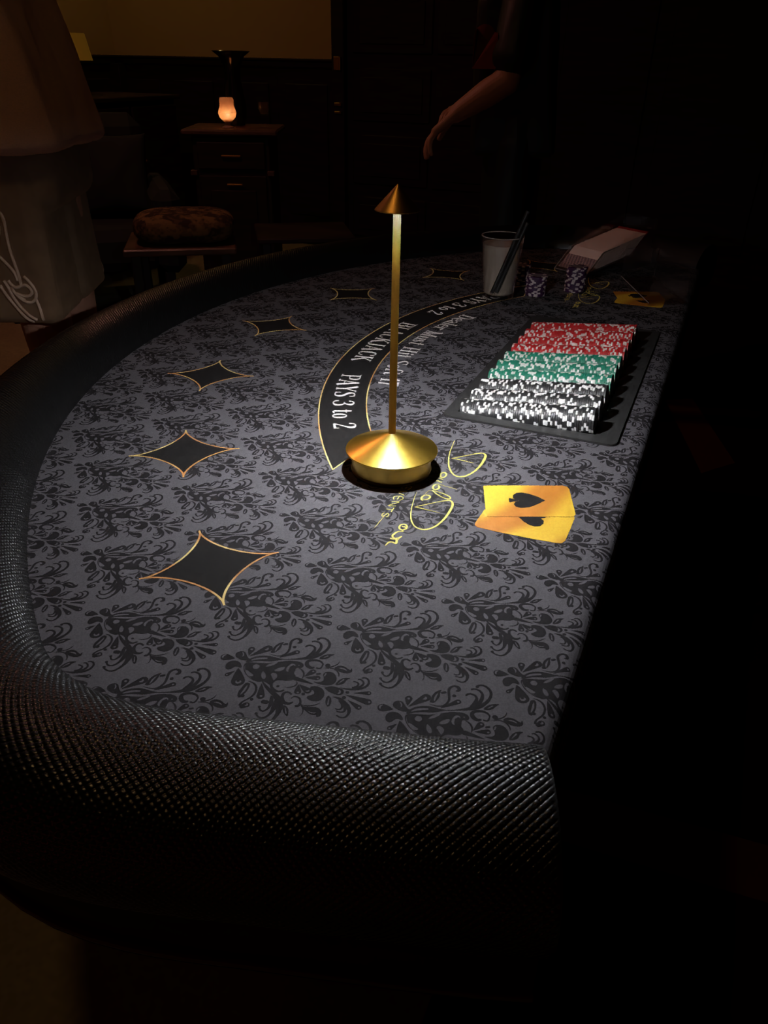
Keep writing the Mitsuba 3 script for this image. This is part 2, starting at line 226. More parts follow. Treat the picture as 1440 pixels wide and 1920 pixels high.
B['m_wall_dark'] = principled((0.030, 0.022, 0.018), 0.6, spec=0.25)
B['m_glass'] = {'type': 'thindielectric', 'int_ior': 1.5}
B['m_drink'] = principled(proc(drink_fn), 0.5, spec=0.4)
B['m_glint'] = principled((0.22, 0.20, 0.19), 0.2, spec=0.8)  # pale colour for highlights drawn on clear glass and acrylic edges
def cardback_fn(p, n, uv):
    a = dr.sin(p.z * 2600) * dr.sin((p.x - p.y) * 1900); return mix((0.30, 0.20, 0.20), (0.075, 0.05, 0.06), smoothstep(-.3, .3, a))
B['m_cardback'] = principled(proc(cardback_fn), 0.4, spec=0.4)
B['m_paper'] = principled((0.66, 0.48, 0.42), 0.6, spec=0.3)
B['m_red'] = principled((0.22, 0.012, 0.012), 0.5, spec=0.35)
B['m_tapestry'] = principled(proc(tapestry_fn), 0.85, spec=0.1)
B['m_teal'] = principled((0.022, 0.026, 0.023), 0.8, spec=0.15)
B['m_skin'] = principled((0.40, 0.20, 0.13), 0.5, spec=0.35)
B['m_hair'] = principled((0.012, 0.009, 0.008), 0.5, spec=0.3)
B['m_shirt'] = principled(proc(shirt_fn), 0.85, spec=0.12)
B['m_shorts'] = principled(proc(shorts_fn), 0.85, spec=0.12)
B['m_print'] = principled((0.62, 0.47, 0.36), 0.8, spec=0.12)
B['m_eye'] = principled((0.35, 0.32, 0.30), 0.2)
B['m_amber'] = {'type': 'principledthin', 'base_color': rgb(0.80, 0.62, 0.50), 'roughness': 0.35, 'diff_trans': 1.1, 'spec_trans': 0.35, 'eta': 1.4}
B['m_red_dark'] = principled((0.045, 0.008, 0.007), 0.4, spec=0.4)
B['m_rug_red'] = principled((0.085, 0.014, 0.010), 0.9, spec=0.08)
B['m_rug'] = principled((0.007, 0.006, 0.006), 0.95, spec=0.05)
B['m_lampshade'] = {'type': 'twosided', 'b': {'type': 'diffuse', 'reflectance': rgb(0.22, 0.11, 0.012)}}
B['m_diffuser'] = {'type': 'diffuse', 'reflectance': rgb(0.7, 0.7, 0.7)}
# ---------------------------------------------------------------- the room
def plane_box(name, m, bsdf, **k): return obj(name, m, bsdf, kind='structure', **k)
plane_box('floor', trimesh.creation.box(bounds=[[-3.1, -2.6, -0.1], [4.0, 4.2, 0.0]]), 'm_floor')
plane_box('ceiling', trimesh.creation.box(bounds=[[-3.1, -2.6, 2.8], [4.0, 4.2, 2.9]]), 'm_wall_dark')
plane_box('wall_back', trimesh.creation.box(bounds=[[3.9, -2.6, 0.0], [4.0, 4.2, 2.8]]), 'm_plaster')
plane_box('wall_left', trimesh.creation.box(bounds=[[-3.1, 4.1, 0.0], [3.9, 4.2, 2.8]]), 'm_plaster')
plane_box('wall_right', trimesh.creation.box(bounds=[[-3.1, -2.6, 0.0], [3.9, -2.5, 2.8]]), 'm_wall_dark')
plane_box('wall_front', trimesh.creation.box(bounds=[[-2.4, -2.5, 0.0], [-2.3, 4.1, 2.8]]), 'm_wall_dark')
# dark panelled wainscot on the two far walls, with its cap rail
plane_box('trim_1', cat(bx(3.862, 3.899, 2.31, 4.09, 1.115, 1.15), bx(3.85, 3.899, 2.31, 4.09, 1.15, 1.165)), 'm_wood_dark')
plane_box('trim_2', cat(bx(0.4, 3.85, 4.062, 4.099, 1.115, 1.15), bx(0.4, 3.85, 4.05, 4.099, 1.15, 1.165)), 'm_wood_dark')
for i in range(4):
    y0 = 2.32 + i * 0.445
    obj('wall_back__wainscot_panel', cat(bx(3.885, 3.899, y0 - .005, y0 + .44, 0.1, 1.11, .0015), bx(3.872, 3.886, y0 + .06, y0 + .375, 0.2, 1.02, .006)), 'm_wood_dark')
for i in range(7):
    x0 = 0.42 + i * 0.49
    obj('wall_left__wainscot_panel', cat(bx(x0 - .005, x0 + .485, 4.085, 4.099, 0.1, 1.11, .0015), bx(x0 + .06, x0 + .42, 4.072, 4.086, 0.2, 1.02, .006)), 'm_wood_dark')
for i in range(5):  # added dark panels that keep the right of the back wall black
    obj('wall_back__added_dark_panel', cat(bx(3.88, 3.899, -2.495 + .69 * i, -1.805 + .69 * i, 0.0, 2.79, .0015), bx(3.868, 3.882, -2.40 + .69 * i, -1.90 + .69 * i, 0.2, 2.6, .008)), 'm_wood_dark')
plane_box('baseboard_back', bx(3.87, 3.899, 2.31, 4.09, 0.0, 0.1), 'm_wood_dark')
plane_box('trim_3', bx(3.80, 3.899, 4.0, 4.099, 0, 1.115), 'm_wood_dark')
plane_box('baseboard_left', bx(0.4, 3.86, 4.07, 4.099, 0.0, 0.1), 'm_wood_dark')
# dark panelled double door
plane_box('door_1', bx(3.86, 3.899, 1.03, 2.24, 0.0, 2.3), 'm_wood_dark')
for k, (y0, y1) in enumerate(((1.09, 1.62), (1.65, 2.18))):
    for z0, z1 in ((0.1, 0.36), (0.44, 0.74), (0.82, 1.12), (1.20, 1.52), (1.6, 2.22)):
        obj('door_1__panel', cat(bx(3.845, 3.862, y0, y1, z0, z1, .008), bx(3.836, 3.847, y0 + .05, y1 - .05, z0 + .05, z1 - .05, .006)), 'm_wood_dark')
obj('door_1__frame', cat(bx(3.80, 3.899, 2.225, 2.31, 0, 2.38), bx(3.80, 3.899, 0.95, 1.045, 0, 2.38), bx(3.80, 3.899, 0.95, 2.31, 2.3, 2.38)), 'm_wood_dark')
for z, h in ((1.105, .075), (0.905, .018), (0.86, .014)):
    obj('door_1__hinge', cat(bx(3.786, 3.80, 2.245, 2.29, z, z + h, .003), xf(lathe([[0, 0], [.007, 0], [.007, h], [0, h]], 12), 0, (3.785, 2.243, z))), 'm_brass_dark', label='brass hinge')
# rug with two dull red stripes on the dealer's side
t = thing('floor_rug', 'nearly black rug with two dull red stripes beside the open side of the card table', 'rug')
obj('floor_rug__field', bx(-1.25, 3.86, -2.3, -0.06, 0.0, 0.006, .002), 'm_rug')  # field stretched to the back wall to keep the floor there dark
obj('floor_rug__stripe', flat(Polygon([(-.25, -.08), (-.36, -.10), (-.255, -1.88), (-.13, -1.88)]), 0.006, 0.0075), 'm_rug_red', label='dull red stripe')
obj('floor_rug__stripe', flat(Polygon([(1.84, -.14), (1.90, -.24), (1.35, -.415), (1.22, -.315)]), 0.006, 0.0075), 'm_rug_red', label='dull red stripe')
# ---------------------------------------------------------------- the blackjack table
RC, RR = np.array([0.02, -0.43]), 1.157
near = [(-.857, -.168), (-.887, -.075), (-.916, .025), (-.937, .10), (-.943, .15), (-.936, .20), (-.915, .25)]
aa = np.radians(np.linspace(-51.5, 51.5, 60))
arc = [(RC[0] + RR * math.sin(a), RC[1] + RR * math.cos(a)) for a in aa]
arc = [q for q in arc if q[1] > .275]
path = np.array(near + arc + [(2 * RC[0] - x, y) for x, y in near[::-1]])
sl = np.r_[0, np.cumsum(np.hypot(*np.diff(path, axis=0).T))]
ss = np.linspace(0, sl[-1], 900); cs = CubicSpline(sl, path); PATH = cs(ss); tg = cs(ss, 1); tg /= np.linalg.norm(tg, axis=1, keepdims=True)
NRM = np.stack([-tg[:, 1], tg[:, 0]], 1)                    # outwards
def sweep(prof, closed=False, caps=True, z0=TT, step=1):
    P, N, S_ = PATH[::step], NRM[::step], ss[::step]
    pr = np.array(prof, float); k = len(pr); pl = np.r_[0, np.cumsum(np.hypot(*np.diff(pr, axis=0).T))]
    V = np.concatenate([P[:, None, :] + N[:, None, :] * pr[None, :, 0:1], np.broadcast_to(z0 + pr[None, :, 1:2], (len(P), k, 1))], 2).reshape(-1, 3)
    uv = np.stack(np.broadcast_arrays(S_[:, None], pl[None]), 2).reshape(-1, 2)
    i, j = np.meshgrid(np.arange(len(P) - 1), np.arange(k - 1), indexing='ij')
    q = np.stack([i * k + j, i * k + j + 1, (i + 1) * k + j + 1, (i + 1) * k + j], -1).reshape(-1, 4)
    F = np.vstack([q[:, [0, 1, 2]], q[:, [0, 2, 3]]])
    if caps:
        for e in (0, len(P) - 1):
            n0 = len(V); ring = V[e * k:(e + 1) * k]; V = np.vstack([V, ring, ring.mean(0)[None]]); uv = np.vstack([uv, uv[e * k:(e + 1) * k], [[0, 0]]])
            for a in range(k - 1):
                F = np.vstack([F, [[n0 + k, n0 + a, n0 + a + 1]] if e == 0 else [[n0 + k, n0 + a + 1, n0 + a]]])
    return trimesh.Trimesh(V, F[:, ::-1], process=False), uv
ctrl = np.array([(0.002, -.012), (0.0, 0.004), (.008, .022), (.028, .040), (.058, .0495), (.088, .0475), (.114, .034), (.131, .010), (.135, -.016), (.127, -.042), (.108, -.058), (.085, -.062)])
cl = np.r_[0, np.cumsum(np.hypot(*np.diff(ctrl, axis=0).T))]
PROF = CubicSpline(cl, ctrl)(np.linspace(0, cl[-1], 64))
TAB = thing('blackjack_table', 'large D-shaped card table with grey damask cloth and padded black woven rail', 'table')
def rail_mesh():
    plen = CubicSpline(cl, ctrl); m_ = 420
    srow = np.r_[np.arange(0, .75, .0007), np.arange(.75, NEAR_END, .0013), np.arange(NEAR_END, sl[-1], .005), sl[-1]]
    P_ = cs(srow); t_ = cs(srow, 1); t_ /= np.linalg.norm(t_, axis=1, keepdims=True); N_ = np.stack([-t_[:, 1], t_[:, 0]], 1)
    vis = np.r_[np.linspace(0, .235, 300), np.linspace(.235, cl[-1], 24)[1:]]
    pr = plen(vis); dp = plen(vis, 1); dp /= np.linalg.norm(dp, axis=1, keepdims=True); pn = np.stack([-dp[:, 1], dp[:, 0]], 1); pn *= np.sign((pn * (pr - [.065, -.01])).sum(1))[:, None]
    k = len(vis); SS, VV = np.meshgrid(srow, vis, indexing='ij')
    fade = np.clip((NEAR_END - SS) / .02, 0, 1) * np.clip(SS / .004, 0, 1) * np.clip((.235 - VV) / .01, 0, 1)
    h = (weave_np(SS, VV) - .7) * .0014 * fade
    off = pr[None, :, 0] + h * pn[None, :, 0]; z = TT + pr[None, :, 1] + h * pn[None, :, 1]
    V = np.concatenate([P_[:, None, :] + N_[:, None, :] * off[..., None], z[..., None]], 2).reshape(-1, 3); uv = np.stack([SS, VV], 2).reshape(-1, 2)
    near_n = int((srow < NEAR_END).sum()); keep = np.unique(np.r_[0:300:6, 299:k])
    def grid(ri, ci):
        a, b = np.meshgrid(np.arange(len(ri) - 1), np.arange(len(ci) - 1), indexing='ij'); q = np.stack([ri[a] * k + ci[b], ri[a] * k + ci[b + 1], ri[a + 1] * k + ci[b + 1], ri[a + 1] * k + ci[b]], -1).reshape(-1, 4)
        return np.vstack([q[:, [0, 2, 1]], q[:, [0, 3, 2]]])
    F = np.vstack([grid(np.arange(near_n + 1), np.arange(k)), grid(np.arange(near_n, len(srow)), keep)])
    for e, flip in ((0, False), (len(srow) - 1, True)):
        ring = V[e * k:(e + 1) * k][keep]; n0 = len(V); V = np.vstack([V, ring, ring.mean(0)[None]]); uv = np.vstack([uv, np.c_[np.zeros(len(ring)), vis[keep]], [[0, 0]]]); kk = len(ring)
        t3 = np.array([[n0 + kk, n0 + a, n0 + (a + 1) % kk] for a in range(kk)]); F = np.vstack([F, t3 if flip else t3[:, ::-1]])
    used = np.unique(F); mp = np.zeros(len(V), int); mp[used] = np.arange(len(used))
    return trimesh.Trimesh(V[used], mp[F], process=False), uv[used]
rail, ruv = rail_mesh()
obj(TAB + '__arm_rail', rail, 'm_vinyl', smooth=True, uv=ruv, label='padded black arm rail in woven vinyl')
m, _ = sweep([(.086, -.060), (.106, -.060), (.106, -.130), (.086, -.130), (.086, -.060)], step=6)
obj(TAB + '__apron', m, 'm_wood_dark')
m, _ = sweep([(.105, -.118), (.111, -.118), (.112, -.122), (.111, -.126), (.105, -.126)], step=6)
obj(TAB + '__apron_trim', m, 'm_wood_warm', smooth=True)
CUT = sbox(-.266, -.119, .226, .098)
inner = Polygon(np.vstack([PATH[::6] + NRM[::6] * .03, [[.90, -.164], [-.86, -.164]]])).buffer(0).intersection(sbox(-2, -.164, 2, 2))
top = inner.difference(CUT)
def cloth_mesh():
    V, F = trimesh.creation.triangulate_polygon(top, engine='earcut'); V = np.c_[V, np.full(len(V), TT)]
    xs = np.linspace(-.872, .912, 120); pr = [(-.164, 0.0, 0.0)]
    for a in np.linspace(0, math.pi / 2, 10)[1:]: pr.append((-.164 - .018 * math.sin(a), -.018 * (1 - math.cos(a)), .018 * a))
    pr.append((-.182, -.075, .018 * math.pi / 2 + .057))
    G = np.array([[(x, y, TT + z) for y, z, s in pr] for x in xs]).reshape(-1, 3); guv = np.array([[(x, -.164 - s) for y, z, s in pr] for x in xs]).reshape(-1, 2)
    k = len(pr); i, j = np.meshgrid(np.arange(len(xs) - 1), np.arange(k - 1), indexing='ij'); q = np.stack([i * k + j, i * k + j + 1, (i + 1) * k + j + 1, (i + 1) * k + j], -1).reshape(-1, 4) + len(V)
    F = np.vstack([F, q[:, [0, 1, 2]], q[:, [0, 2, 3]]]); uv = np.vstack([V[:, :2], guv])
    return trimesh.Trimesh(np.vstack([V, G]), F, process=False), uv
cm, cuv = cloth_mesh()
obj(TAB + '__cloth', cm, 'm_cloth', uv=cuv, label='grey cloth printed with a dark damask pattern')
obj(TAB + '__board', flat(inner.buffer(.04).intersection(sbox(-2, -.163, 2, 2)).difference(CUT), TT - .034, TT - .0015), 'm_wood_dark')
obj(TAB + '__dealer_panel', bx(-.84, .88, -.18, -.16, TT - .13, TT - .036), 'm_wood_dark')
for x in (-.50, .54):
    obj(TAB + '__pedestal', cat(lathe([(0, 0.006), (.20, 0.006), (.205, .02), (.19, .03), (.09, .06), (.055, .12), (.05, .5), (.07, .56), (.13, .60), (.13, TT - .034), (0, TT - .034)], 48, (x, .22, 0))), 'm_wood_dark', smooth=40)
# ---------------------------------------------------------------- the print on the cloth
Z0 = TT + 0.0001
STARS = [(.229, 1.268, 44.2), (1.563, 2.431, 34.3), (3.215, 3.289, 20.1), (5.019, 3.563, 0), (6.831, 3.319, -18.8), (8.563, 2.50, -34.5), (9.85, 1.27, -44.2)]
def star(R, n=40):
    a = np.linspace(0, 2 * np.pi, 4 * n, endpoint=False); p = 2 / .68
    return Polygon(np.c_[np.sign(np.cos(a)) * np.abs(np.cos(a)) ** p * R, np.sign(np.sin(a)) * np.abs(np.sin(a)) ** p * R])
for sx, sy, ang in STARS:
    s0 = shapely.affinity.translate(shapely.affinity.rotate(star(.0665), ang + 0, origin=(0, 0)), (sx - 5.02) * .155, sy * .155)
    k = obj(TAB + '__betting_spot', flat(s0, Z0, Z0 + .0002), 'm_spot', label='black four-pointed star betting spot')
    line = s0.buffer(.0012, join_style=2, mitre_limit=4).difference(s0.buffer(-.0011))
    obj(k + '__outline', flat(line, Z0 + .0001, Z0 + .0003), 'm_gold_line', label='gold outline')
BC = np.array([.018, -.453]); RO, RI, AE = .8155, .7447, 39.3
def arcpts(r, a0, a1, n=90):
    a = np.radians(np.linspace(a0, a1, n)); return np.c_[BC[0] + r * np.sin(a), BC[1] + r * np.cos(a)]
band = Polygon(np.vstack([arcpts(RO, -AE, AE), arcpts(RI, 33.9, -33.9)]))
bk = obj(TAB + '__payout_band', flat(band, Z0, Z0 + .0002), 'm_spot', label='black arc band with white payout lettering')
obj(bk + '__outline', flat(band.buffer(.0011).difference(band.buffer(-.0009)), Z0 + .0001, Z0 + .0003), 'm_gold_line', label='gold outline')
def ser(x, y, w=.26): return sbox(x - w / 2, y - .025, x + w / 2, y + .025)
def st(*pts, w=.065): return stroke(pts, [q / 2 for q in w] if isinstance(w, (list, tuple)) else w / 2)
def stem(x, y0, y1, w=.13): return sbox(x - w / 2, y0, x + w / 2, y1)
def scaled(g, s): return shapely.affinity.scale(g, s, s, origin=(0, 0))
TN, TK = .066, .148
def glyphs():
    G = {}
    sS = st((.43, .75), (.4, .92), (.27, .975), (.13, .9), (.1, .74), (.19, .6), (.34, .46), (.42, .3), (.39, .11), (.25, .025), (.11, .07), (.06, .27), w=[TN, TN, TN, .09, TK, TK, TK, TK, .1, TN, TN, TN])
    G['B'] = (.64, [stem(.17, 0, 1), ser(.12, .975), ser(.12, .025), st((.17, .97), (.36, .97), (.49, .87), (.49, .65), (.38, .54), (.17, .53), w=[TN, TN, TK, TK, TN, TN]), st((.17, .53), (.4, .53), (.55, .4), (.55, .15), (.42, .03), (.17, .03), w=[TN, TN, TK, TK, TN, TN])])
    G['L'] = (.54, [stem(.17, 0, 1), ser(.17, .975, .3), ser(.27, .025, .46), sbox(.44, 0, .5, .22)])
    G['A'] = (.66, [st((.1, 0), (.32, 1), w=TN), st((.33, .98), (.54, 0), w=TK), sbox(.18, .28, .48, .335), ser(.1, .025, .22), ser(.55, .025, .26)])
    G['C'] = (.58, [st((.5, .76), (.46, .91), (.33, .975), (.18, .85), (.13, .5), (.18, .15), (.33, .025), (.46, .09), (.52, .27), w=[.1, TN, TN, .11, TK, .11, TN, TN, TN])])
    G['K'] = (.66, [stem(.17, 0, 1), ser(.17, .975), ser(.17, .025), st((.2, .4), (.53, 1), w=TN), st((.3, .56), (.56, 0), w=TK), ser(.52, .975, .22), ser(.57, .025, .22)])
    G['J'] = (.42, [stem(.28, .12, 1), ser(.28, .975), st((.28, .14), (.25, .0), (.13, -.06), (.04, .05), w=[TK, .09, TN, .1])])
    G['P'] = (.58, [stem(.17, 0, 1), ser(.12, .975), ser(.17, .025), st((.17, .97), (.38, .97), (.52, .86), (.52, .6), (.4, .47), (.17, .46), w=[TN, TN, TK, TK, TN, TN])])
    G['Y'] = (.64, [st((.1, 1), (.32, .46), w=TK), st((.55, 1), (.33, .5), w=TN), stem(.32, 0, .5), ser(.32, .025), ser(.1, .975, .24), ser(.55, .975, .2)])
    G['S'] = (.5, [sS, sbox(.4, .72, .46, .99), sbox(.03, .01, .09, .28)])
    G['3'] = (.48, [st((.07, .78), (.13, .93), (.25, .975), (.4, .87), (.37, .66), (.21, .53), w=[.1, TN, TN, TK, .09, TN]), st((.21, .53), (.41, .43), (.43, .16), (.27, .025), (.1, .07), (.05, .23), w=[TN, .1, TK, TN, TN, .1])])
    G['t'] = (.36, [stem(.18, .1, .88, .12), st((.18, .13), (.23, .03), (.34, .09), w=[.12, TN, TN]), sbox(.04, .6, .33, .66)])
    ring = lambda cx, cy, rx, ry: [shapely.affinity.scale(Point(cx, cy).buffer(1, 24), rx, ry).difference(shapely.affinity.scale(Point(cx, cy).buffer(1, 24), rx - .125, ry - .055))]
    G['o'] = (.5, ring(.25, .325, .21, .34))
    G['2'] = (.5, [st((.08, .74), (.13, .92), (.26, .975), (.41, .86), (.39, .66), (.25, .4), (.08, .08), w=[.1, TN, TN, TK, .12, .07, TN]), sbox(.05, 0, .45, .11), sbox(.4, 0, .46, .24)])
    G['D'] = (.66, [stem(.17, 0, 1), ser(.12, .975), ser(.12, .025), st((.17, .97), (.36, .97), (.53, .8), (.57, .5), (.53, .2), (.36, .03), (.17, .03), w=[TN, TN, .11, TK, .11, TN, TN])])
    G['e'] = (.46, [sbox(.1, .34, .4, .395), st((.4, .37), (.37, .58), (.25, .65), (.12, .53), (.09, .33), (.13, .1), (.27, .02), (.42, .14), w=[.1, TN, TN, .1, TK, .1, TN, TN])])
    G['a'] = (.48, [stem(.35, .04, .5, .12), ser(.41, .025, .14), st((.35, .48), (.29, .62), (.17, .65), (.08, .54), w=[.12, TN, TN, .09]), st((.35, .38), (.16, .31), (.1, .16), (.18, .03), (.35, .11), w=[TN, .08, TK, TN, TN])])
    G['l'] = (.28, [stem(.14, 0, 1, .12), ser(.12, .975, .2), ser(.14, .025, .25)])
    G['r'] = (.38, [stem(.13, 0, .63, .12), ser(.11, .61, .18), ser(.14, .025, .26), st((.16, .48), (.24, .62), (.34, .58), w=[TN, TN, .12])])
    G['M'] = (.84, [stem(.13, 0, 1, .06), st((.13, 1), (.41, .04), w=TK), st((.41, .04), (.68, 1), w=TN), stem(.68, 0, 1), ser(.13, .025), ser(.68, .025), ser(.1, .975, .2), ser(.7, .975, .24)])
    G['u'] = (.54, [stem(.13, .14, .63, .12), ser(.11, .61, .18), st((.13, .17), (.21, .03), (.41, .14), w=[.12, TN, TN]), stem(.42, 0, .63, .12), ser(.4, .61, .18), ser(.46, .025, .16)])
    G['s'] = (.38, [scaled(sS, .66)])
    G['H'] = (.74, [stem(.17, 0, 1), stem(.56, 0, 1), sbox(.17, .47, .56, .525)] + [ser(x, y) for x in (.17, .56) for y in (.025, .975)])
    G['i'] = (.28, [stem(.14, 0, .63, .12), ser(.12, .61, .2), ser(.14, .025, .26), Point(.14, .84).buffer(.08)])
    G['f'] = (.34, [stem(.14, 0, .76, .12), ser(.14, .025, .26), sbox(.02, .6, .3, .655), st((.14, .74), (.19, .94), (.34, .93), w=[.12, TN, .1])])
    G['1'] = (.36, [stem(.2, 0, 1), ser(.2, .025, .3), st((.06, .8), (.2, .97), w=TN)])
    G['7'] = (.48, [sbox(.06, .9, .45, 1), sbox(.05, .74, .11, 1), st((.43, .93), (.26, .5), (.19, 0), w=[TN, .1, .13])])
    return {k: (w, unary_union(g)) for k, (w, g) in G.items()}
GL = glyphs()
def arc_text(text, rb, cap, a0, a1):
    """Lettering whose baseline runs along the circle of radius rb from angle a0 to a1, tops towards the centre."""
    gap = .34; tot = sum(GL[c][0] if c != ' ' else gap for c in text); sx = math.radians(a0 - a1) * (rb - cap / 2) / tot; x = 0; out = []
    for c in text:
        if c == ' ': x += gap; continue
        w, g = GL[c]
        def f(xy, x=x):
            a = math.radians(a0) - (xy[:, 0] + x) * sx / (rb - cap / 2); r = rb - xy[:, 1] * cap
            return np.c_[BC[0] + r * np.sin(a), BC[1] + r * np.cos(a)]
        out.append(shapely.transform(shapely.segmentize(g, .12), f)); x += w
    return out
for txt, a0, a1 in (('PAYS 3 to 2', 30.2, 14.6), ('BLACKJACK', 8.4, -9.7), ('PAYS 3 to 2', -14.6, -30.6)):
    obj(bk + '__lettering', flat(unary_union(arc_text(txt, .7955, .0325, a0, a1)), Z0 + .0002, Z0 + .0004), 'm_letter', label='white serif lettering')
obj(TAB + '__rule_lettering', flat(unary_union(arc_text('Dealer Must Hit Soft 17', .7295, .0315, 17.6, -17.9)), Z0, Z0 + .0002), 'm_letter', label='white serif lettering')
SIG = [[[-3511,648,4],[-3754,611,5],[-3938,575,7],[-4133,520,8],[-4292,457,11],[-4424,378,11],[-4490,299,13],[-4480,224,14],[-4389,163,14],[-4240,119,14],[-4034,103,16],[-3835,114,17],[-3749,139,15],[-3722,185,12],[-3778,263,10],[-3875,350,8],[-3959,429,8],[-4044,505,7]],[[-4044,505,7],[-4036,416,8],[-4043,308,7],[-4052,199,3]],[[-5090,599,3],[-5280,562,4],[-5469,516,6],[-5600,475,7],[-5722,422,9],[-5829,345,9],[-5865,270,10],[-5854,203,12],[-5776,140,12],[-5658,102,12],[-5474,84,14],[-5274,92,14],[-5164,116,13],[-5119,164,10],[-5155,226,9],[-5223,298,7],[-5323,390,7],[-5434,487,6]],[[-5434,487,6],[-5433,391,7],[-5438,284,6],[-5443,178,3]],[[-4490,426,11],[-4465,466,11],[-4502,490,11],[-4566,479,11],[-4606,446,11],[-4570,419,11],[-4508,420,11],[-4487,442,11]],[[-4652,422,9],[-4640,451,9],[-4642,470,9]],[[-4721,411,9],[-4721,439,9],[-4701,469,9],[-4721,469,9]],[[-4818,177,3],[-4808,270,5],[-4798,362,5],[-4798,440,8],[-4845,465,12],[-4907,458,12],[-4936,428,12],[-4920,398,13],[-4875,388,14],[-4826,412,9]],[[-5080,491,3],[-5005,480,4],[-4973,443,4],[-4979,342,7],[-5008,245,9],[-5045,186,9],[-5087,182,10],[-5090,233,9],[-5057,325,9],[-5005,398,9],[-4973,443,6]],[[-5217,464,7],[-5205,423,10],[-5156,406,12],[-5114,424,12],[-5111,469,10],[-5146,494,10],[-5209,491,13],[-5255,458,6]],[[-5887,406,11],[-5847,449,11],[-5867,484,11],[-5924,487,11],[-5966,456,10],[-5958,422,10],[-5916,403,10],[-5900,455,11]],[[-5971,437,7],[-5999,421,9],[-6022,462,10],[-6081,484,12],[-6126,486,12],[-6160,456,11],[-6146,417,10],[-6096,392,6],[-6156,398,5],[-6185,398,4]],[[-6182,483,8],[-6179,448,11],[-6183,415,13],[-6249,394,13],[-6247,431,11],[-6257,466,11],[-6295,475,10],[-6339,482,5]],[[-5070,715,7],[-4982,719,7],[-4989,797,7],[-5077,793,7]],[[-4986,758,7],[-5056,755,7]],[[-5132,715,7],[-5185,790,7],[-5223,711,7]],[[-5361,707,6],[-5278,711,7],[-5285,787,7],[-5369,782,6]],[[-5282,749,7],[-5348,745,6]],[[-5428,782,6],[-5420,707,6],[-5514,777,6],[-5507,702,6]],[[-5559,703,6],[-5654,698,6]],[[-5607,700,6],[-5615,774,6]],[[-5778,706,6],[-5746,696,6],[-5711,705,6],[-5707,722,6],[-5745,733,6],[-5782,743,6],[-5779,760,6],[-5744,770,6],[-5707,761,6]],[[-5751,734,5],[-5895,733,4],[-6048,734,3]],[[-4743,765,3],[-4887,754,5],[-4997,756,6]]]
CARDP = {"c1":[[-4596,-90],[-4501,-285],[-4347,-619],[-4181,-988],[-4186,-1041],[-4239,-1079],[-4547,-1179],[-4818,-1268],[-4883,-1254],[-5087,-800],[-5293,-352],[-5246,-317],[-5085,-260]],"c2":[[-5110,-271],[-5288,-267],[-5482,-262],[-5527,-271],[-5562,-301],[-5566,-549],[-5548,-913],[-5519,-1201],[-5504,-1247],[-5437,-1273],[-5165,-1276],[-4853,-1272],[-4890,-1255],[-5094,-802],[-5300,-351]],"s1":[[-4642,-871],[-4590,-760],[-4566,-654],[-4571,-564],[-4608,-510],[-4680,-486],[-4747,-504],[-4776,-544],[-4772,-588],[-4768,-528],[-4764,-459],[-4874,-494],[-4822,-538],[-4779,-590],[-4822,-556],[-4882,-552],[-4935,-586],[-4940,-650],[-4887,-734],[-4777,-805]],"s2":[[-5148,-676],[-5091,-801],[-5014,-968],[-5042,-962],[-5080,-919],[-5115,-962],[-5181,-973],[-5251,-951],[-5282,-899],[-5272,-828],[-5226,-757]]}
for dx in (0.0, 1.025):
    sg = unary_union([stroke([(q[0] * 1e-4 + dx, q[1] * 1e-4) for q in s_], [q[2] * 1e-4 for q in s_]) for s_ in SIG])
    obj(TAB + '__script_lettering', flat(sg, Z0, Z0 + .0002), 'm_gold_pale', label='gold handwritten lettering')
    P_ = {k: Polygon([(x * 1e-4 + dx, y * 1e-4) for x, y in v]).buffer(-.001).buffer(.001) for k, v in CARDP.items()}
    k = obj(TAB + '__card_emblem', flat(P_['c2'], Z0, Z0 + .0002), 'm_gold_print', label='printed gold pair of playing cards')
    obj(k + '__front_card', flat(P_['c1'], Z0 + .0001, Z0 + .00025), 'm_gold_print')
    for s_ in ('s1', 's2'): obj(k + '__spade', flat(P_[s_], Z0 + .0002, Z0 + .00035), 'm_spot', label='black spade')
# ---------------------------------------------------------------- the lamp on the table
LX, LY = -.4656, .1113
LAMP = thing('table_lamp', 'slim brass cordless lamp with cone shade, lit, standing on the card table', 'lamp')
def lam(name, prof, bsdf, n=96, **k): return obj(LAMP + '__' + name, lathe(prof, n, (LX, LY, TT + .0006)), bsdf, smooth=35, **k)
lam('base', [(0, 0), (.0500, 0), (.0508, .0008), (.0512, .003), (.0503, .0042), (.0503, .026), (0, .026)], 'm_brass_smooth')
lam('base_cover', [(0, .026), (.0565, .0262), (.0578, .0270), (.0580, .0280), (.0575, .0288), (.055, .0298), (.006, .0495), (.0050, .0502), (0, .0502)], 'm_brass')
lam('pole', [(0, .049), (.0045, .049), (.0045, .3235), (0, .3235)], 'm_brass_pole', n=40)
lam('shade', [(0, .3372), (.0006, .3370), (.0240, .3122), (.02445, .3115), (.0242, .3108), (.0236, .3112), (.0012, .3345), (0, .3345)], 'm_brass_dark')
lam('diffuser', [(.0046, .3104), (.0058, .3104), (.0061, .3110), (.0142, .3172), (.0132, .3182), (.0046, .3182)], 'm_diffuser', n=32, emitter={'type': 'area', 'radiance': rgb(*LED)}, label='glowing light ring')
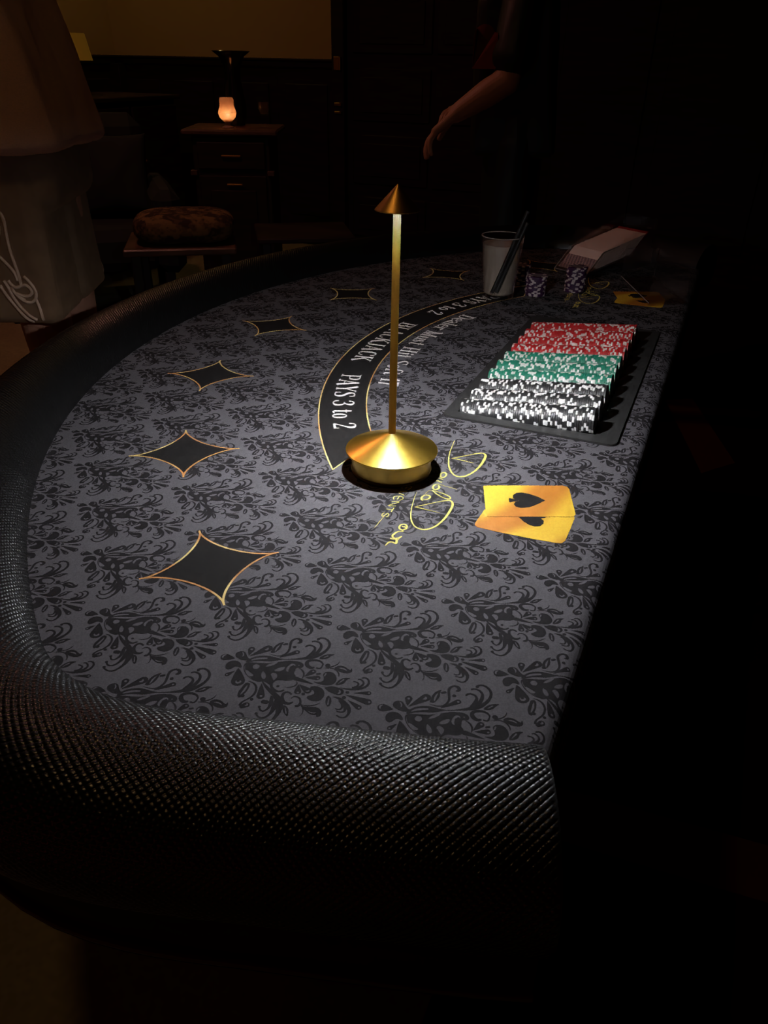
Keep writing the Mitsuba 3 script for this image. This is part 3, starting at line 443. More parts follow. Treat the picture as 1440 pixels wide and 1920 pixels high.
# ---------------------------------------------------------------- chip tray and chips
def rrect(x0, x1, y0, y1, r): return sbox(x0 + r, y0 + r, x1 - r, y1 - r).buffer(r, 10)
ROWX = [-.238 + .0481 * i for i in range(10)]; YL, YR, ZL, ZR = .088, -.106, TT - .004, TT + .0165
ax = np.array([0, YR - YL, ZR - ZL]); AXL = np.linalg.norm(ax); ax /= AXL
plate = m3.Manifold.extrude(m3.CrossSection([np.array(shapely.geometry.polygon.orient(rrect(-.279, .286, -.142, .109, .012)).exterior.coords)[:-1]]), .0032).translate([0, 0, TT + .0002])
low = m3.Manifold.cube([.472, .205, .032]).translate([-.2605, -.1125, TT - .0315])
tray = plate + low
tilt = math.degrees(math.asin(ax[2]))
for x in ROWX:
    c = m3.Manifold.cylinder(AXL + .005, .0214, .0214, 40).rotate([90 - tilt, 0, 0]).translate([x, YL + .002, ZL])
    tray = tray - c
TRAY = obj('chip_tray', mtri(tray), 'm_tray', label='flat black ten-row chip tray set into the grey cloth, filled with chips', category='chip tray')
def chip_mesh(body, spot, r, seed, h=.00325, n=96):
    """A casino chip with six edge spots at slightly uneven places."""
    rg = np.random.default_rng(seed); on = np.zeros(n, bool)
    for g in range(6):
        c0 = int(g * n / 6 + rg.integers(-5, 6)); on[[(c0 + q) % n for q in range(5 if g % 2 else 6)]] = True
    pr = [(0, -h / 2), (r * .62, -h / 2), (r - .0003, -h / 2), (r, -h / 2 + .0003), (r, h / 2 - .0003), (r - .0003, h / 2), (r * .62, h / 2), (0, h / 2)]
    V, F, C = [], [], []
    for j in range(n):
        a0, a1 = 2 * np.pi * j / n, 2 * np.pi * (j + 1) / n
        for (r0, z0), (r1, z1) in zip(pr, pr[1:]):
            q = [(r0 * math.cos(a0), r0 * math.sin(a0), z0), (r0 * math.cos(a1), r0 * math.sin(a1), z0), (r1 * math.cos(a1), r1 * math.sin(a1), z1), (r1 * math.cos(a0), r1 * math.sin(a0), z1)]
            col = spot if on[j] and max(r0, r1) > r * .7 else body
            if max(r0, r1) <= r * .63: col = tuple(.5 * np.array(body) + .5 * np.array((.16, .14, .13)))
            n0 = len(V); V += q; C += [col] * 4
            if r0 > 0: F.append([n0, n0 + 1, n0 + 2])
            if r1 > 0: F.append([n0, n0 + 2, n0 + 3])
    return trimesh.Trimesh(np.array(V), F, process=False), np.array(C)
for q, (name, body, spot, r) in enumerate((('black', (.012, .012, .012), (.70, .69, .68), .02), ('green', (.012, .125, .075), (.66, .64, .60), .02), ('red', (.27, .014, .015), (.60, .53, .50), .02), ('purple', (.030, .010, .034), (.36, .30, .29), .0222))):
    for v_ in range(4):
        m, c = chip_mesh(body, spot, r, 40 * q + v_)
        scene[f'group_{name}_{v_}'] = {'type': 'shapegroup', 'chip': mikit.ply(m, 'm_chip', color=c)}
def chip(key, gid, M, label, group):
    n = 1; k = key; gid = f'{gid}_{RNG.integers(4)}'
    while k in scene: k = f'{key}_{n:03d}'; n += 1
    scene[k] = {'type': 'instance', 'g': {'type': 'ref', 'id': gid}, 'to_world': T4(M.tolist())}
    tag(k, label, 'poker chip', group)
ROWNAME = ['row nearest the brass lamp', 'second row from the brass lamp', 'row touching the green chips', 'row touching the black chips']
ROWCOL = ['black'] * 3 + ['green'] * 3 + ['red'] * 4
NCH = 58
ex = np.array([1.0, 0, 0]); ez = ax; ey = np.cross(ez, ex)
for i, x in enumerate(ROWX):
    for j in range(NCH):
        a = RNG.uniform(0, 2 * np.pi); c_, s_ = math.cos(a), math.sin(a)
        lean = RNG.normal(0, .012); ezz = ez + ex * lean * .3; ezz /= np.linalg.norm(ezz)
        e1 = np.cross(ezz, [0, 0, 1.0]); e1 /= np.linalg.norm(e1); e2 = np.cross(ezz, e1)
        M = np.eye(4); M[:3, 0] = c_ * e1 + s_ * e2; M[:3, 1] = -s_ * e1 + c_ * e2; M[:3, 2] = ezz
        M[:3, 3] = np.array([x, YL, ZL]) + ax * (AXL * (j + .5) / NCH) + ex * RNG.normal(0, .0003) + np.array([0, 0, -.0009 + abs(RNG.normal(0, .0003))])
        if i < 4: chip('poker_chip', 'group_' + ROWCOL[i], M, f'{ROWCOL[i]} poker chip with white edge spots, tray {ROWNAME[i]}', f'{ROWCOL[i]} chips, tray {ROWNAME[i]}')
        else: scene[f'poker_chips__{i * NCH + j:03d}'] = {'type': 'instance', 'g': {'type': 'ref', 'id': f'group_{ROWCOL[i]}_{RNG.integers(4)}'}, 'to_world': T4(M.tolist())}
tag('poker_chips', 'two rows of green and four rows of red poker chips in the far part of the tray', 'poker chips', kind='stuff')
for (x, y, n, where) in ((.458, .146, 13, 'in the short stack between the drink and the card shoe'), (.530, .072, 17, 'in the tallest stack, right before the card shoe'), (.545, .205, 13, 'in the stack half hidden behind the drink')):
    for j in range(n):
        a = RNG.uniform(0, 2 * np.pi); M = np.array(trimesh.transformations.rotation_matrix(a, [0, 0, 1]))
        M[:3, 3] = [x + RNG.normal(0, .0011), y + RNG.normal(0, .0011), TT + .0005 + .00326 * (j + .5)]
        chip('poker_chip', 'group_purple', M, f'dark purple poker chip {where}', f'purple chips {where}')
# ---------------------------------------------------------------- drink with two straws
GX, GY = .391, .214
GLASS = thing('drinking_glass', 'clear tumbler of cloudy pale drink standing on the payout band', 'glass')
def gl(name, prof, bsdf, **k): return obj(GLASS + '__' + name, lathe(prof, 64, (GX, GY, TT + .0007)), bsdf, smooth=35, **k)
RB, RT, GH = .0335, .0455, .132
gl('wall', [(0, 0), (RB - .001, 0), (RB, .001), (RT, GH - .0008), (RT - .0009, GH), (RT - .0022, GH - .0006), (RB + (RT - RB) * .10 - .0028, .014), (RB - .005, .011), (0, .011)], 'm_glass')
DRINK_PROF = ([(0, .0115), (RB - .0052, .0115), (RB + (RT - RB) * .10 - .0032, .0145), (RB + (RT - RB) * .88 - .0026, .116), (0, .1155)])
def straw(p, q, label):
    obj('drinking_straw', tube([p, q], .0042, 12), 'm_black', smooth=True, label=label, category='straw')
def P3(u, v, dep):
    d = np.array([(u - 720) / 1442, (v - 960) / 1442, 1.0]); R_ = np.array([[.3919, -.9199, .0161], DOWN, FWD]); return CAM + (R_.T @ d) * dep
gdep = float((np.array([GX, GY, TT]) - CAM) @ FWD)
an_ = np.linspace(0, 2 * np.pi, 73)
obj(GLASS + '__rim', tube(np.c_[GX + (RT - .001) * np.cos(an_), GY + (RT - .001) * np.sin(an_), np.full(73, TT + GH + .0006)], .0011, 8), 'm_glint', smooth=True, label='pale ring drawn as the rim highlight')  # pale ring added to draw the highlight on the glass rim
TOC, RGT = np.array([-.968, -.249, 0]), np.array([.3919, -.9199, 0]) / .99996
def gp_(r, c, z): return np.array([GX, GY, TT]) + RGT * r + TOC * c + np.array([0, 0, z])
S1, S2 = (gp_(-.0125, .0185, .018), gp_(.0460, .0385, .188)), (gp_(-.0035, .0195, .018), gp_(.0475, .0330, .165))
straw(*S1, 'longer black straw leaning to the right in the cloudy drink')
straw(*S2, 'shorter black straw leaning beside the longer one in the cloudy drink')
dm = m3.CrossSection([np.array([(r, z) for r, z in DRINK_PROF])]).revolve(64).translate([GX, GY, TT + .0007])
for a_, b_ in (S1, S2): dm = dm - hullm(*[ball(q + TOC * t_, .0049, 16) for q in (a_, b_) for t_ in (0, .012)])
obj(GLASS + '__drink', mtri(dm), 'm_drink', smooth=40, label='cloudy pale drink')
# ---------------------------------------------------------------- card shoe, cards, discard holder
PS, TH, PH = math.radians(-30), math.radians(9.8), math.radians(41.6)
O_ = np.array([.72, .149, TT + .010]); wv = np.array([math.sin(PS), -math.cos(PS), 0]); ld = np.array([math.cos(PS), math.sin(PS), 0])
lv = ld * math.cos(TH) + np.array([0, 0, math.sin(TH)]); hv = ld * math.cos(PH) + np.array([0, 0, math.sin(PH)])
W_, H_, L_ = .092, .067, .170
def prism(quad, t, axis):
    q = np.array(quad); return trimesh.convex.convex_hull(np.vstack([q - axis * t / 2, q + axis * t / 2]))
def slab(o, u, v, w): return trimesh.convex.convex_hull(np.array([o + a * u + b * v + c * w for a in (0, 1) for b in (0, 1) for c in (0, 1)]))
DECK = thing('card_deck', 'thick pack of playing cards lying slanted in the clear card shoe', 'playing cards')
n_cards = 26
for i in range(n_cards):
    k0 = i / n_cards; o = O_ + lv * (L_ * .94 * k0) + wv * RNG.normal(0, .0003)
    obj(DECK + '__card', slab(o, lv * (L_ * .94 / n_cards * .93), hv * H_ * (1 + RNG.normal(0, .006)), wv * W_), 'm_paper')
obj(DECK + '__card_back', slab(O_ - lv * .0010, lv * .0008, hv * H_ * .62, wv * W_), 'm_cardback', label='patterned card back')
obj('cut_card', slab(O_ + lv * (L_ * .965), lv * .004, hv * (H_ * 1.05), wv * W_), 'm_red', label='plain red cut card at the back of the slanted pack', category='cut card')
SHOE = thing('card_shoe', 'clear acrylic card shoe with a slanted pack of cards behind the tallest chip stack', 'card shoe')
nose = O_ - lv * .012; nose[2] = TT + .001
rear = nose + ld * .250
for s_, off in ((0, -.006), (1, W_ + .006)):
    b = nose + wv * off
    quad = [b, b + ld * .05 + np.array([0, 0, .052]), b + ld * .20 + np.array([0, 0, .100]), b + ld * .250 + np.array([0, 0, .116]), b + ld * .250]
    obj(SHOE + '__side_panel', prism(quad, .004, wv), 'm_glass')
obj(SHOE + '__floor_panel', slab(O_ - hv * .006 - wv * .004 - lv * .004, lv * .22, hv * .003, wv * (W_ + .008)), 'm_glass')
obj(SHOE + '__front_lip', slab(O_ - lv * .008 - wv * .004 - hv * .004, lv * .003, hv * .018, wv * (W_ + .008)), 'm_glass')
obj(SHOE + '__back_panel', slab(rear - ld * .004 - wv * .004, ld * .004, np.array([0, 0, .114]), wv * (W_ + .008)), 'm_glass')
for a_, b_ in ((0, 'l'), (1, 'r')):  # thin pale bars added as painted highlights on the clear shoe edges
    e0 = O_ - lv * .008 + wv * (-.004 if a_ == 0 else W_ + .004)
    obj(SHOE + '__edge_glint', tube([e0 - hv * .004, e0 + hv * H_ * 1.0, e0 + hv * H_ * 1.0 + lv * .06], .0008, 8), 'm_glint', label='pale strip drawn as an edge highlight')
obj(SHOE + '__edge_glint', tube([O_ - lv * .008 - wv * .004 - hv * .004, O_ - lv * .008 + wv * (W_ + .004) - hv * .004], .0008, 8), 'm_glint', label='pale strip drawn as an edge highlight')  # same painted highlight across the front
HOLD = thing('discard_holder', 'empty clear acrylic card holder beside the card shoe at the dealer edge', 'card holder')
b = np.array([.475, -.098, TT + .001]); u_ = np.array([.226, .090, 0]); v_ = np.array([.05, -.072, 0])
obj(HOLD + '__base', slab(b, u_, v_, np.array([0, 0, .004])), 'm_glass')
obj(HOLD + '__side', slab(b + v_ * .94, u_, v_ * .05, np.array([0, 0, .07])), 'm_glass')
obj(HOLD + '__back', slab(b + u_ * .98, u_ * .02, v_, np.array([0, 0, .07])), 'm_glass')
obj(HOLD + '__edge_glint', tube([b + u_ + np.array([0, 0, .005]), b + np.array([0, 0, .006])], .0009, 8), 'm_glint', label='pale strip drawn as an edge highlight')  # pale bar put in for the glint along the base edge
# ---------------------------------------------------------------- lamps of the room
for (x, y), em, lab in (((-.97, .62), CEILING_LAMP, 'small round ceiling light above the near end of the card table'), ((1.05, 2.25), BACK_LAMP, 'small round ceiling light above the patterned stool'), ((3.3, 3.45), WALL_LAMP, 'small round ceiling light in the far left corner')):
    t = thing('ceiling_light', lab, 'lamp')
    obj(t + '__housing', lathe([(0, 2.798), (.09, 2.798), (.09, 2.765), (.08, 2.76), (.08, 2.785), (0, 2.785)], 40, (x, y, 0)), 'm_black', smooth=35)
    obj(t + '__lens', lathe([(0, 2.77), (.075, 2.77), (.075, 2.775), (0, 2.775)], 32, (x, y, 0)), 'm_diffuser', emitter={'type': 'area', 'radiance': rgb(*em)})
t = thing('strip_light', 'red strip light along the front wall', 'lamp')
obj(t + '__channel', bx(-2.298, -2.27, -.9, 1.6, .71, .79, .004), 'm_black')
obj(t + '__tube', xf(lathe([(0, 0), (.016, 0), (.016, 2.4), (0, 2.4)], 12), 0, (-2.255, 1.55, .75), rx=math.pi / 2), 'm_diffuser', emitter={'type': 'area', 'radiance': rgb(*NEON)})
# ---------------------------------------------------------------- corner: sideboard, lamp with a yellow shade
t = thing('sideboard', 'dark sideboard in the far left corner under the yellow lamp', 'sideboard')
SX, SY = 2.75, 3.46
obj(t + '__top', bx(SX - .34, SX + .62, SY - .28, SY + .30, .93, .955, .005), 'm_wood_dark')
obj(t + '__body', bx(SX - .31, SX + .59, SY - .25, SY + .28, .06, .93, .004), 'm_black')
for i in range(2):
    k = obj(t + '__door', bx(SX - .30 + .45 * i, SX + .13 + .45 * i, SY - .268, SY - .252, .12, .90, .006), 'm_wood_dark')
    obj(k + '__knob', xf(lathe([(0, 0), (.008, 0), (.012, .012), (.009, .02), (0, .021)], 14), 0, (SX + .09 + .12 * i, SY - .266, .6), rx=math.pi / 2), 'm_brass_dark', smooth=40)
t = thing('corner_lamp', 'lamp with glowing yellow shade on a dark red base, half hidden behind the man', 'lamp')
CL = (2.634, 3.365, .957)
obj(t + '__base', lathe([(0, 0), (.07, 0), (.072, .012), (.03, .03), (.045, .09), (.05, .13), (.03, .19), (.012, .21), (.010, .29), (0, .29)], 36, CL), 'm_red_dark', smooth=40, label='dark red lamp base')
obj(t + '__shade', cat(lathe([(.125, .18), (.100, .31), (.098, .31), (.123, .18)], 48, CL)), 'm_lampshade', smooth=40, emitter={'type': 'area', 'radiance': rgb(*CORNER_LAMP)}, label='glowing yellow shade')
# ---------------------------------------------------------------- pedestal cabinet with candle, vase and goblet
t = thing('pedestal_cabinet', 'narrow dark brown cabinet with a drawer, candle holder standing on it', 'cabinet')
CX, CY, CR = 2.62, 2.30, math.radians(-66)
def loc(m): return xf(m, CR, (CX, CY, 0))
obj(t + '__body', loc(bx(-.20, .20, -.19, .19, .05, .82, .006)), 'm_wood_dark')
obj(t + '__top', loc(bx(-.245, .245, -.225, .225, .82, .848, .008)), 'm_wood_warm', label='brown wooden top')
obj(t + '__plinth', loc(bx(-.215, .215, -.205, .205, .0, .06, .006)), 'm_wood_dark')
k = obj(t + '__drawer', loc(bx(-.175, .175, -.206, -.188, .66, .79, .005)), 'm_wood_dark')
obj(k + '__handle', loc(cat(bx(-.05, .05, -.222, -.214, .722, .731, .002), bx(-.05, -.042, -.216, -.205, .722, .731, .002), bx(.042, .05, -.216, -.205, .722, .731, .002))), 'm_brass_dark')
k = obj(t + '__door', loc(cat(bx(-.175, .175, -.204, -.188, .10, .63, .004), bx(-.12, .12, -.212, -.203, .17, .56, .008))), 'm_wood_dark')
obj(k + '__handle', loc(bx(-.03, .05, -.224, -.212, .585, .594, .002)), 'm_brass_dark')
for s_ in (-1, 1): obj(t + '__corner_strip', loc(bx(s_ * .20 - .018, s_ * .20 + .018, -.206, -.17, .63, .655, .003)), 'm_wood_warm')
def onc(u, v): p = loc(trimesh.Trimesh([[u, v, .849]] * 3, [[0, 1, 2]], process=False)).vertices[0]; return p
cp = onc(-.02, -.10)
t = thing('candle_holder', 'ribbed glass candle holder glowing warm on the narrow cabinet', 'candle holder')
def ch(name, prof, b, **k): return obj(t + '__' + name, lathe([(r_ * .9, z_ * .82) for r_, z_ in prof], 48, cp), b, smooth=35, **k)
ch('foot', [(0, 0), (.036, 0), (.037, .004), (.016, .014), (.014, .026), (.024, .034), (0, .036)], 'm_amber')
ch('bowl', [(.022, .034), (.045, .058), (.053, .085), (.046, .108), (.040, .125), (.041, .155), (.036, .170), (.034, .169), (.038, .154), (.037, .125), (.043, .107), (.050, .085), (.042, .060), (.020, .038)], 'm_amber', label='frosted amber glass bowl')
obj('tea_light', lathe([(0, 0), (.019, 0), (.019, .014), (0, .0135)], 24, cp + np.array([0, 0, .031])), 'm_paper', label='tea light burning inside the glowing candle holder', category='candle')
obj('tea_light__flame', lathe([(0, 0), (.004, .004), (.0065, .012), (.004, .024), (0, .034)], 14, cp + np.array([0, 0, .0465])), 'm_diffuser', smooth=True, emitter={'type': 'area', 'radiance': rgb(*CANDLE)})
vp = onc(-.01, .10)
obj('flower_vase', lathe([(0, 0), (.055, 0), (.064, .015), (.072, .09), (.06, .17), (.048, .24), (.052, .31), (.075, .365), (.112, .392), (.109, .394), (.07, .368), (.047, .31), (.043, .24), (0, .02)], 48).apply_scale(.88).apply_translation(vp), 'm_black_gloss', smooth=35, label='tall glossy black vase with flared rim behind the candle holder', category='vase')
gp = onc(.16, -.02)
obj('wine_goblet', lathe([(0, 0), (.03, 0), (.03, .003), (.005, .008), (.004, .05), (.02, .062), (.030, .085), (.028, .12), (.0265, .12), (.028, .086), (.018, .064), (0, .06)], 36, gp), 'm_glass', smooth=35, label='small clear goblet at the right edge of the narrow cabinet top', category='glass')
# ---------------------------------------------------------------- stool, low bench, armchair with cushions
t = thing('footstool', 'wooden stool with a patterned padded seat in front of the cabinet', 'stool')
FX, FY, FR = 1.79, 2.07, math.radians(-56)
def lf(m): return xf(m, FR, (FX, FY, 0))
obj(t + '__seat_frame', lf(bx(-.27, .22, -.21, .21, .405, .435, .006)), 'm_wood_warm', label='brown wooden seat frame')
cush = trimesh.creation.icosphere(4, 1.0); v = cush.vertices
cush.vertices = np.c_[np.sign(v[:, 0]) * np.abs(v[:, 0]) ** .55 * .225, np.sign(v[:, 1]) * np.abs(v[:, 1]) ** .55 * .19, np.sign(v[:, 2]) * np.abs(v[:, 2]) ** .7 * .065 + .50]
obj(t + '__padded_seat', lf(xf(cush, 0, (-.005, 0, 0))), 'm_tapestry', smooth=True, label='patterned tapestry pad')
for a, b in ((-.22, -.17), (.17, -.17), (-.22, .17), (.17, .17)): obj(t + '__leg', lf(bx(a - .022, a + .022, b - .022, b + .022, 0, .405, .004)), 'm_black')
t = thing('low_bench', 'low dark wooden bench, right of the patterned stool', 'bench')
def lb(m): return xf(m, FR, (2.16, 1.74, 0))
obj(t + '__top', lb(bx(-.16, .30, -.2, .2, .42, .445, .006)), 'm_wood_dark')
for a, b in ((-.12, -.16), (.26, -.16), (-.12, .16), (.26, .16)): obj(t + '__leg', lb(bx(a - .02, a + .02, b - .02, b + .02, 0, .42, .004)), 'm_black')
t = thing('armchair', 'dark green upholstered armchair behind the man, piled with cushions', 'armchair')
AX_, AY_, AR_ = 2.02, 2.88, math.radians(-48)
def la(m): return xf(m, AR_, (AX_, AY_, 0))
obj(t + '__seat', la(bx(-.36, .36, -.36, .30, .22, .42, .05)), 'm_teal')
obj(t + '__backrest', la(bx(-.36, .36, .24, .42, .30, .90, .06)), 'm_teal')
for s_ in (-1, 1): obj(t + '__armrest', la(bx(s_ * .40 - .07, s_ * .40 + .07, -.38, .38, .20, .60, .05)), 'm_teal')
for a, b in ((-.38, -.32), (.38, -.32), (-.38, .34), (.38, .34)): obj(t + '__leg', la(bx(a - .025, a + .025, b - .025, b + .025, 0, .21, .004)), 'm_black')
def pillow(w, h, th, seed):
    n = 28; g = np.linspace(-1, 1, n); X, Y = np.meshgrid(g, g); e = np.clip((1 - np.abs(X) ** 2.5) * (1 - np.abs(Y) ** 2.5), 0, 1) ** .5
    V = []
    for sgn in (1, -1):
        p = np.c_[(X * w / 2 * (1 - .06 * (1 - Y ** 2) * np.abs(X))).ravel(), (Y * h / 2 * (1 - .06 * (1 - X ** 2) * np.abs(Y))).ravel(), (sgn * e * th / 2).ravel()]
        p[:, 2] += sgn * e.ravel() * .02 * (meshkit.noise(p * 14 + seed) - .5); V.append(p)
    i, j = np.meshgrid(np.arange(n - 1), np.arange(n - 1), indexing='ij'); q = np.stack([i * n + j, i * n + j + 1, (i + 1) * n + j + 1, (i + 1) * n + j], -1).reshape(-1, 4)
    F = np.vstack([q[:, [0, 1, 2]], q[:, [0, 2, 3]], (q + n * n)[:, [0, 2, 1]], (q + n * n)[:, [0, 3, 2]]])
    m = trimesh.Trimesh(np.vstack(V), F, process=False); m.merge_vertices(); return m
for i, (a, y_, z, rz_, lab) in enumerate(((-.185, .06, .635, .10, 'plump dark green cushion in the left half of the armchair'), (.185, .05, .63, -.12, 'plump dark green cushion in the right half of the armchair'))):
    obj('cushion', la(xf(pillow(.35, .40, .15, i), rz_, (a, y_, z), rx=1.25)), 'm_teal', smooth=True, label=lab, category='cushion')
# ---------------------------------------------------------------- people
def frame(c, f):
    f = np.array([f[0], f[1], 0.0]); f /= np.linalg.norm(f); r = np.array([f[1], -f[0], 0.0])
    return lambda a, s, z: np.array([c[0], c[1], 0.0]) + f * a + r * s + np.array([0, 0, z])
def hand(w, d, up, side, scale=1.0):
    """A relaxed hand: wrist w, pointing along d, back of the hand towards up, thumb on +side."""
    d = np.array(d) / np.linalg.norm(d); up = np.array(up) - d * (np.dot(up, d)); up /= np.linalg.norm(up); r = np.cross(d, up) * side
    q = lambda a, b, c: w + scale * (d * a + r * b + up * c)
    out = [hullm(ball(q(0, -.016, 0), .017), ball(q(0, .016, 0), .017), ball(q(.085, -.030, .002), .0125), ball(q(.085, .030, .002), .0125), ball(q(.05, .03, -.004), .015))]
    for b, L in ((.030, .068), (.010, .078), (-.011, .072), (-.031, .056)):
        a0 = .085; p0, p1, p2, p3 = q(a0, b, 0), q(a0 + L * .45, b * 1.1, -.006), q(a0 + L * .76, b * 1.12, -.022), q(a0 + L * .93, b * 1.12, -.042)
        out += [bone(p0, p1, .0098, .009, 14), bone(p1, p2, .009, .0082, 14), bone(p2, p3, .0082, .0072, 14)]
    out += [bone(q(.02, .03, -.004), q(.055, .058, -.014), .013, .011, 14), bone(q(.055, .058, -.014), q(.085, .066, -.026), .011, .009, 14)]
    return out
def person(key, c, f, arms, label, lean=0.0, H=1.80, bk=.02):
    """One continuous body in a standing pose; arms: per side (elbow, wrist, hand direction, hand up) in local forward, side, height."""
    L = frame(c, f); k = H / 1.80; P = lambda a, s, z: L(a * k, s * k, z * k); le = lean
    J = dict(pel=P(0, 0, .98), wa=P(.01 + le * .3, 0, 1.12), ch=P(.02 + le * .7, 0, 1.32), nb=P(le, 0, 1.50), nt=P(.02 + le, 0, 1.58), hd=P(.03 + le, 0, 1.69))
    b = [hullm(ball(P(0, -.09, .95), .095), ball(P(0, .09, .95), .095), ball(J['wa'] + (P(0, .08, 0) - P(0, 0, 0)), .085), ball(J['wa'] - (P(0, .08, 0) - P(0, 0, 0)), .085)),
         hullm(*[ball(J['wa'] + s * (P(0, .075, 0) - P(0, 0, 0)), .085) for s in (-1, 1)], *[ball(J['ch'] + s * (P(0, .085, 0) - P(0, 0, 0)), .095) for s in (-1, 1)]),
         hullm(*[ball(J['ch'] + s * (P(0, .085, 0) - P(0, 0, 0)), .09) for s in (-1, 1)], *[ball(P(le, s * .165, 1.455), .05) for s in (-1, 1)], ball(J['nb'], .06)),
         bone(J['nb'], J['nt'], .058, .052), ball(J['hd'] + (P(.0, 0, .02) - P(0, 0, 0)), .088), bone(P(.045 + le, 0, 1.635), P(.065 + le, 0, 1.60), .062, .036),
         hullm(ball(P(.115 + le, 0, 1.685), .012), ball(P(.132 + le, 0, 1.662), .011), ball(P(.112 + le, .014, 1.655), .008), ball(P(.112 + le, -.014, 1.655), .008)),
         hullm(ball(P(.105 + le, .02, 1.622), .007), ball(P(.105 + le, -.02, 1.622), .007), ball(P(.110 + le, 0, 1.624), .008))]
    for s in (-1, 1):
        b += [hullm(ball(P(.02 + le, s * .083, 1.70), .010), ball(P(0 + le, s * .087, 1.685), .014), ball(P(.015 + le, s * .084, 1.66), .008))]
        b += [hullm(ball(P(.098 + le, s * .035 - .012, 1.712), .010), ball(P(.098 + le, s * .035 + .012, 1.712), .010))]
        b += [bone(P(0, s * .09, .93), P(bk, s * .10, .50), .088, .058), bone(P(bk, s * .10, .50), P(bk - .03, s * .10, .36), .056, .058), bone(P(bk - .03, s * .10, .36), P(bk - .02, s * .10, .09), .056, .036), hullm(ball(P(bk - .06, s * .10, .045), .038), ball(P(bk + .08, s * .115, .035), .034), ball(P(bk + .16, s * .12, .028), .026))]
        el, wr, hd_, hu = arms[0 if s < 0 else 1]
        sh, e_, w_ = P(le, s * .185, 1.44), P(*el), P(*wr)
        b += [bone(sh, e_, .056, .043), bone(e_, e_ * .6 + w_ * .4, .042, .042), bone(e_ * .6 + w_ * .4, w_, .042, .028)]
        b += hand(w_, P(*hd_) - P(0, 0, 0), P(*hu) - P(0, 0, 0), -s)
    m = blend(b, .011, 10)
    obj(key, m, 'm_skin', smooth=True, label=label, category='person')
    for s in (-1, 1):
        eye = trimesh.creation.icosphere(2, .0115 * k); eye.apply_translation(P(.0925 + le, s * .034, 1.698)); obj(key + '__eye', eye, 'm_eye', smooth=True)
    hair = m3.Manifold.batch_boolean([bone(P(-.015 + le, 0, 1.725), P(.035 + le, 0, 1.745), .100 * k, .082 * k, 28), bone(P(-.025 + le, 0, 1.72), P(-.045 + le, 0, 1.645), .090 * k, .064 * k, 28)], m3.OpType.Add)
    hair = hair - ball(P(.135 + le, 0, 1.665), .102 * k, 28) - ball(P(.06 + le, 0, 1.60), .075 * k, 24)
    obj(key + '__hair', blend([hair], .011, 5), 'm_hair', smooth=True)
    for s in (-1, 1):
        obj(key + '__shoe', blend([hullm(ball(P(bk - .07, s * .10, .055), .046), ball(P(bk - .07, s * .10, .04), .04), ball(P(bk + .07, s * .115, .045), .044), ball(P(bk + .18, s * .12, .034), .034)), bone(P(bk - .04, s * .10, .06), P(bk - .03, s * .10, .11), .048, .046)], .012, 6), 'm_black', smooth=True)
    return P, J
def folds(m, amp, fx, seed):
    n = m.vertex_normals; v = m.vertices
    d = meshkit.fbm(np.c_[v[:, 0] * fx, v[:, 1] * fx, v[:, 2] * fx * .28] + seed, octaves=3) - .5
    m.vertices = v + n * (d * amp)[:, None]; return m
def band_(m, z0, z1, amp):
    v = m.vertices; k = np.clip(1 - np.abs(v[:, 2] - (z0 + z1) / 2) / ((z1 - z0) / 2), 0, 1); m.vertices = v + m.vertex_normals * (k ** .5 * amp)[:, None]; return m
# the man in the pale T-shirt, seen from his left side, facing the left edge of the picture
MF = np.array([-.42, .91])
P, J = person('person', (.268, 1.39), MF, [((.09, -.27, 1.17), (.33, -.21, 1.19), (1, .1, .1), (0, 0, 1)), ((.05, .27, 1.15), (.25, .22, 1.02), (1, 0, -.2), (0, 0, 1))],
              'standing man in pale baggy T-shirt and printed beige shorts at the left edge', lean=.085, H=1.84, bk=-.015)
def PB(a, s, z): return P(a, s, z)
torso = hullm(*[ball(P(a, s, .985), .03, 24) for a, s in ((-.115, -.16), (-.115, .16), (.17, -.16), (.17, .16), (-.04, -.215), (.10, -.215), (-.04, .215), (.10, .215))],
              *[ball(P(.06 + a, s, 1.32), .05, 24) for a, s in ((-.065, -.17), (-.065, .17), (.115, -.15), (.115, .15))])
upper = hullm(*[ball(P(.06 + a, s, 1.32), .05, 24) for a, s in ((-.065, -.17), (-.065, .17), (.115, -.15), (.115, .15))], *[ball(P(.06, s * .175, 1.455), .06, 24) for s in (-1, 1)], ball(P(.06, 0, 1.515), .07, 24))
slv = [bone(P(.06, s * .18, 1.44), P(.085 - .02 * (s > 0), s * .275, 1.20), .072, .082) for s in (-1, 1)]
sh = blend([torso, upper] + slv, .012, 10); sh = folds(sh, .034, 9.0, 3); sh = band_(sh, P(0, 0, .955)[2], P(0, 0, .985)[2], .004)
obj('person__shirt', sh, 'm_shirt', smooth=True, label='pale baggy T-shirt')
so = []
for s in (-1, 1):
    so.append(hullm(*[ball(P(a, s * .095 + b_, .93), .05, 20) for a in (-.035, .08) for b_ in (-.05, .05)], *[ball(P(a + .012, s * .105 + b_, .615), .03, 20) for a in (-.07, .06) for b_ in (-.07, .07)]))
shorts = blend(so + [hullm(*[ball(P(a, s * .12, z), .06, 20) for a in (-.06, .06) for s in (-1, 1) for z in (.88, 1.0)])], .011, 8)
shorts = folds(shorts, .022, 8.0, 11); shorts = band_(shorts, P(0, 0, .585)[2], P(0, 0, .62)[2], .003)
obj('person__shorts', shorts, 'm_shorts', smooth=True, label='beige shorts')
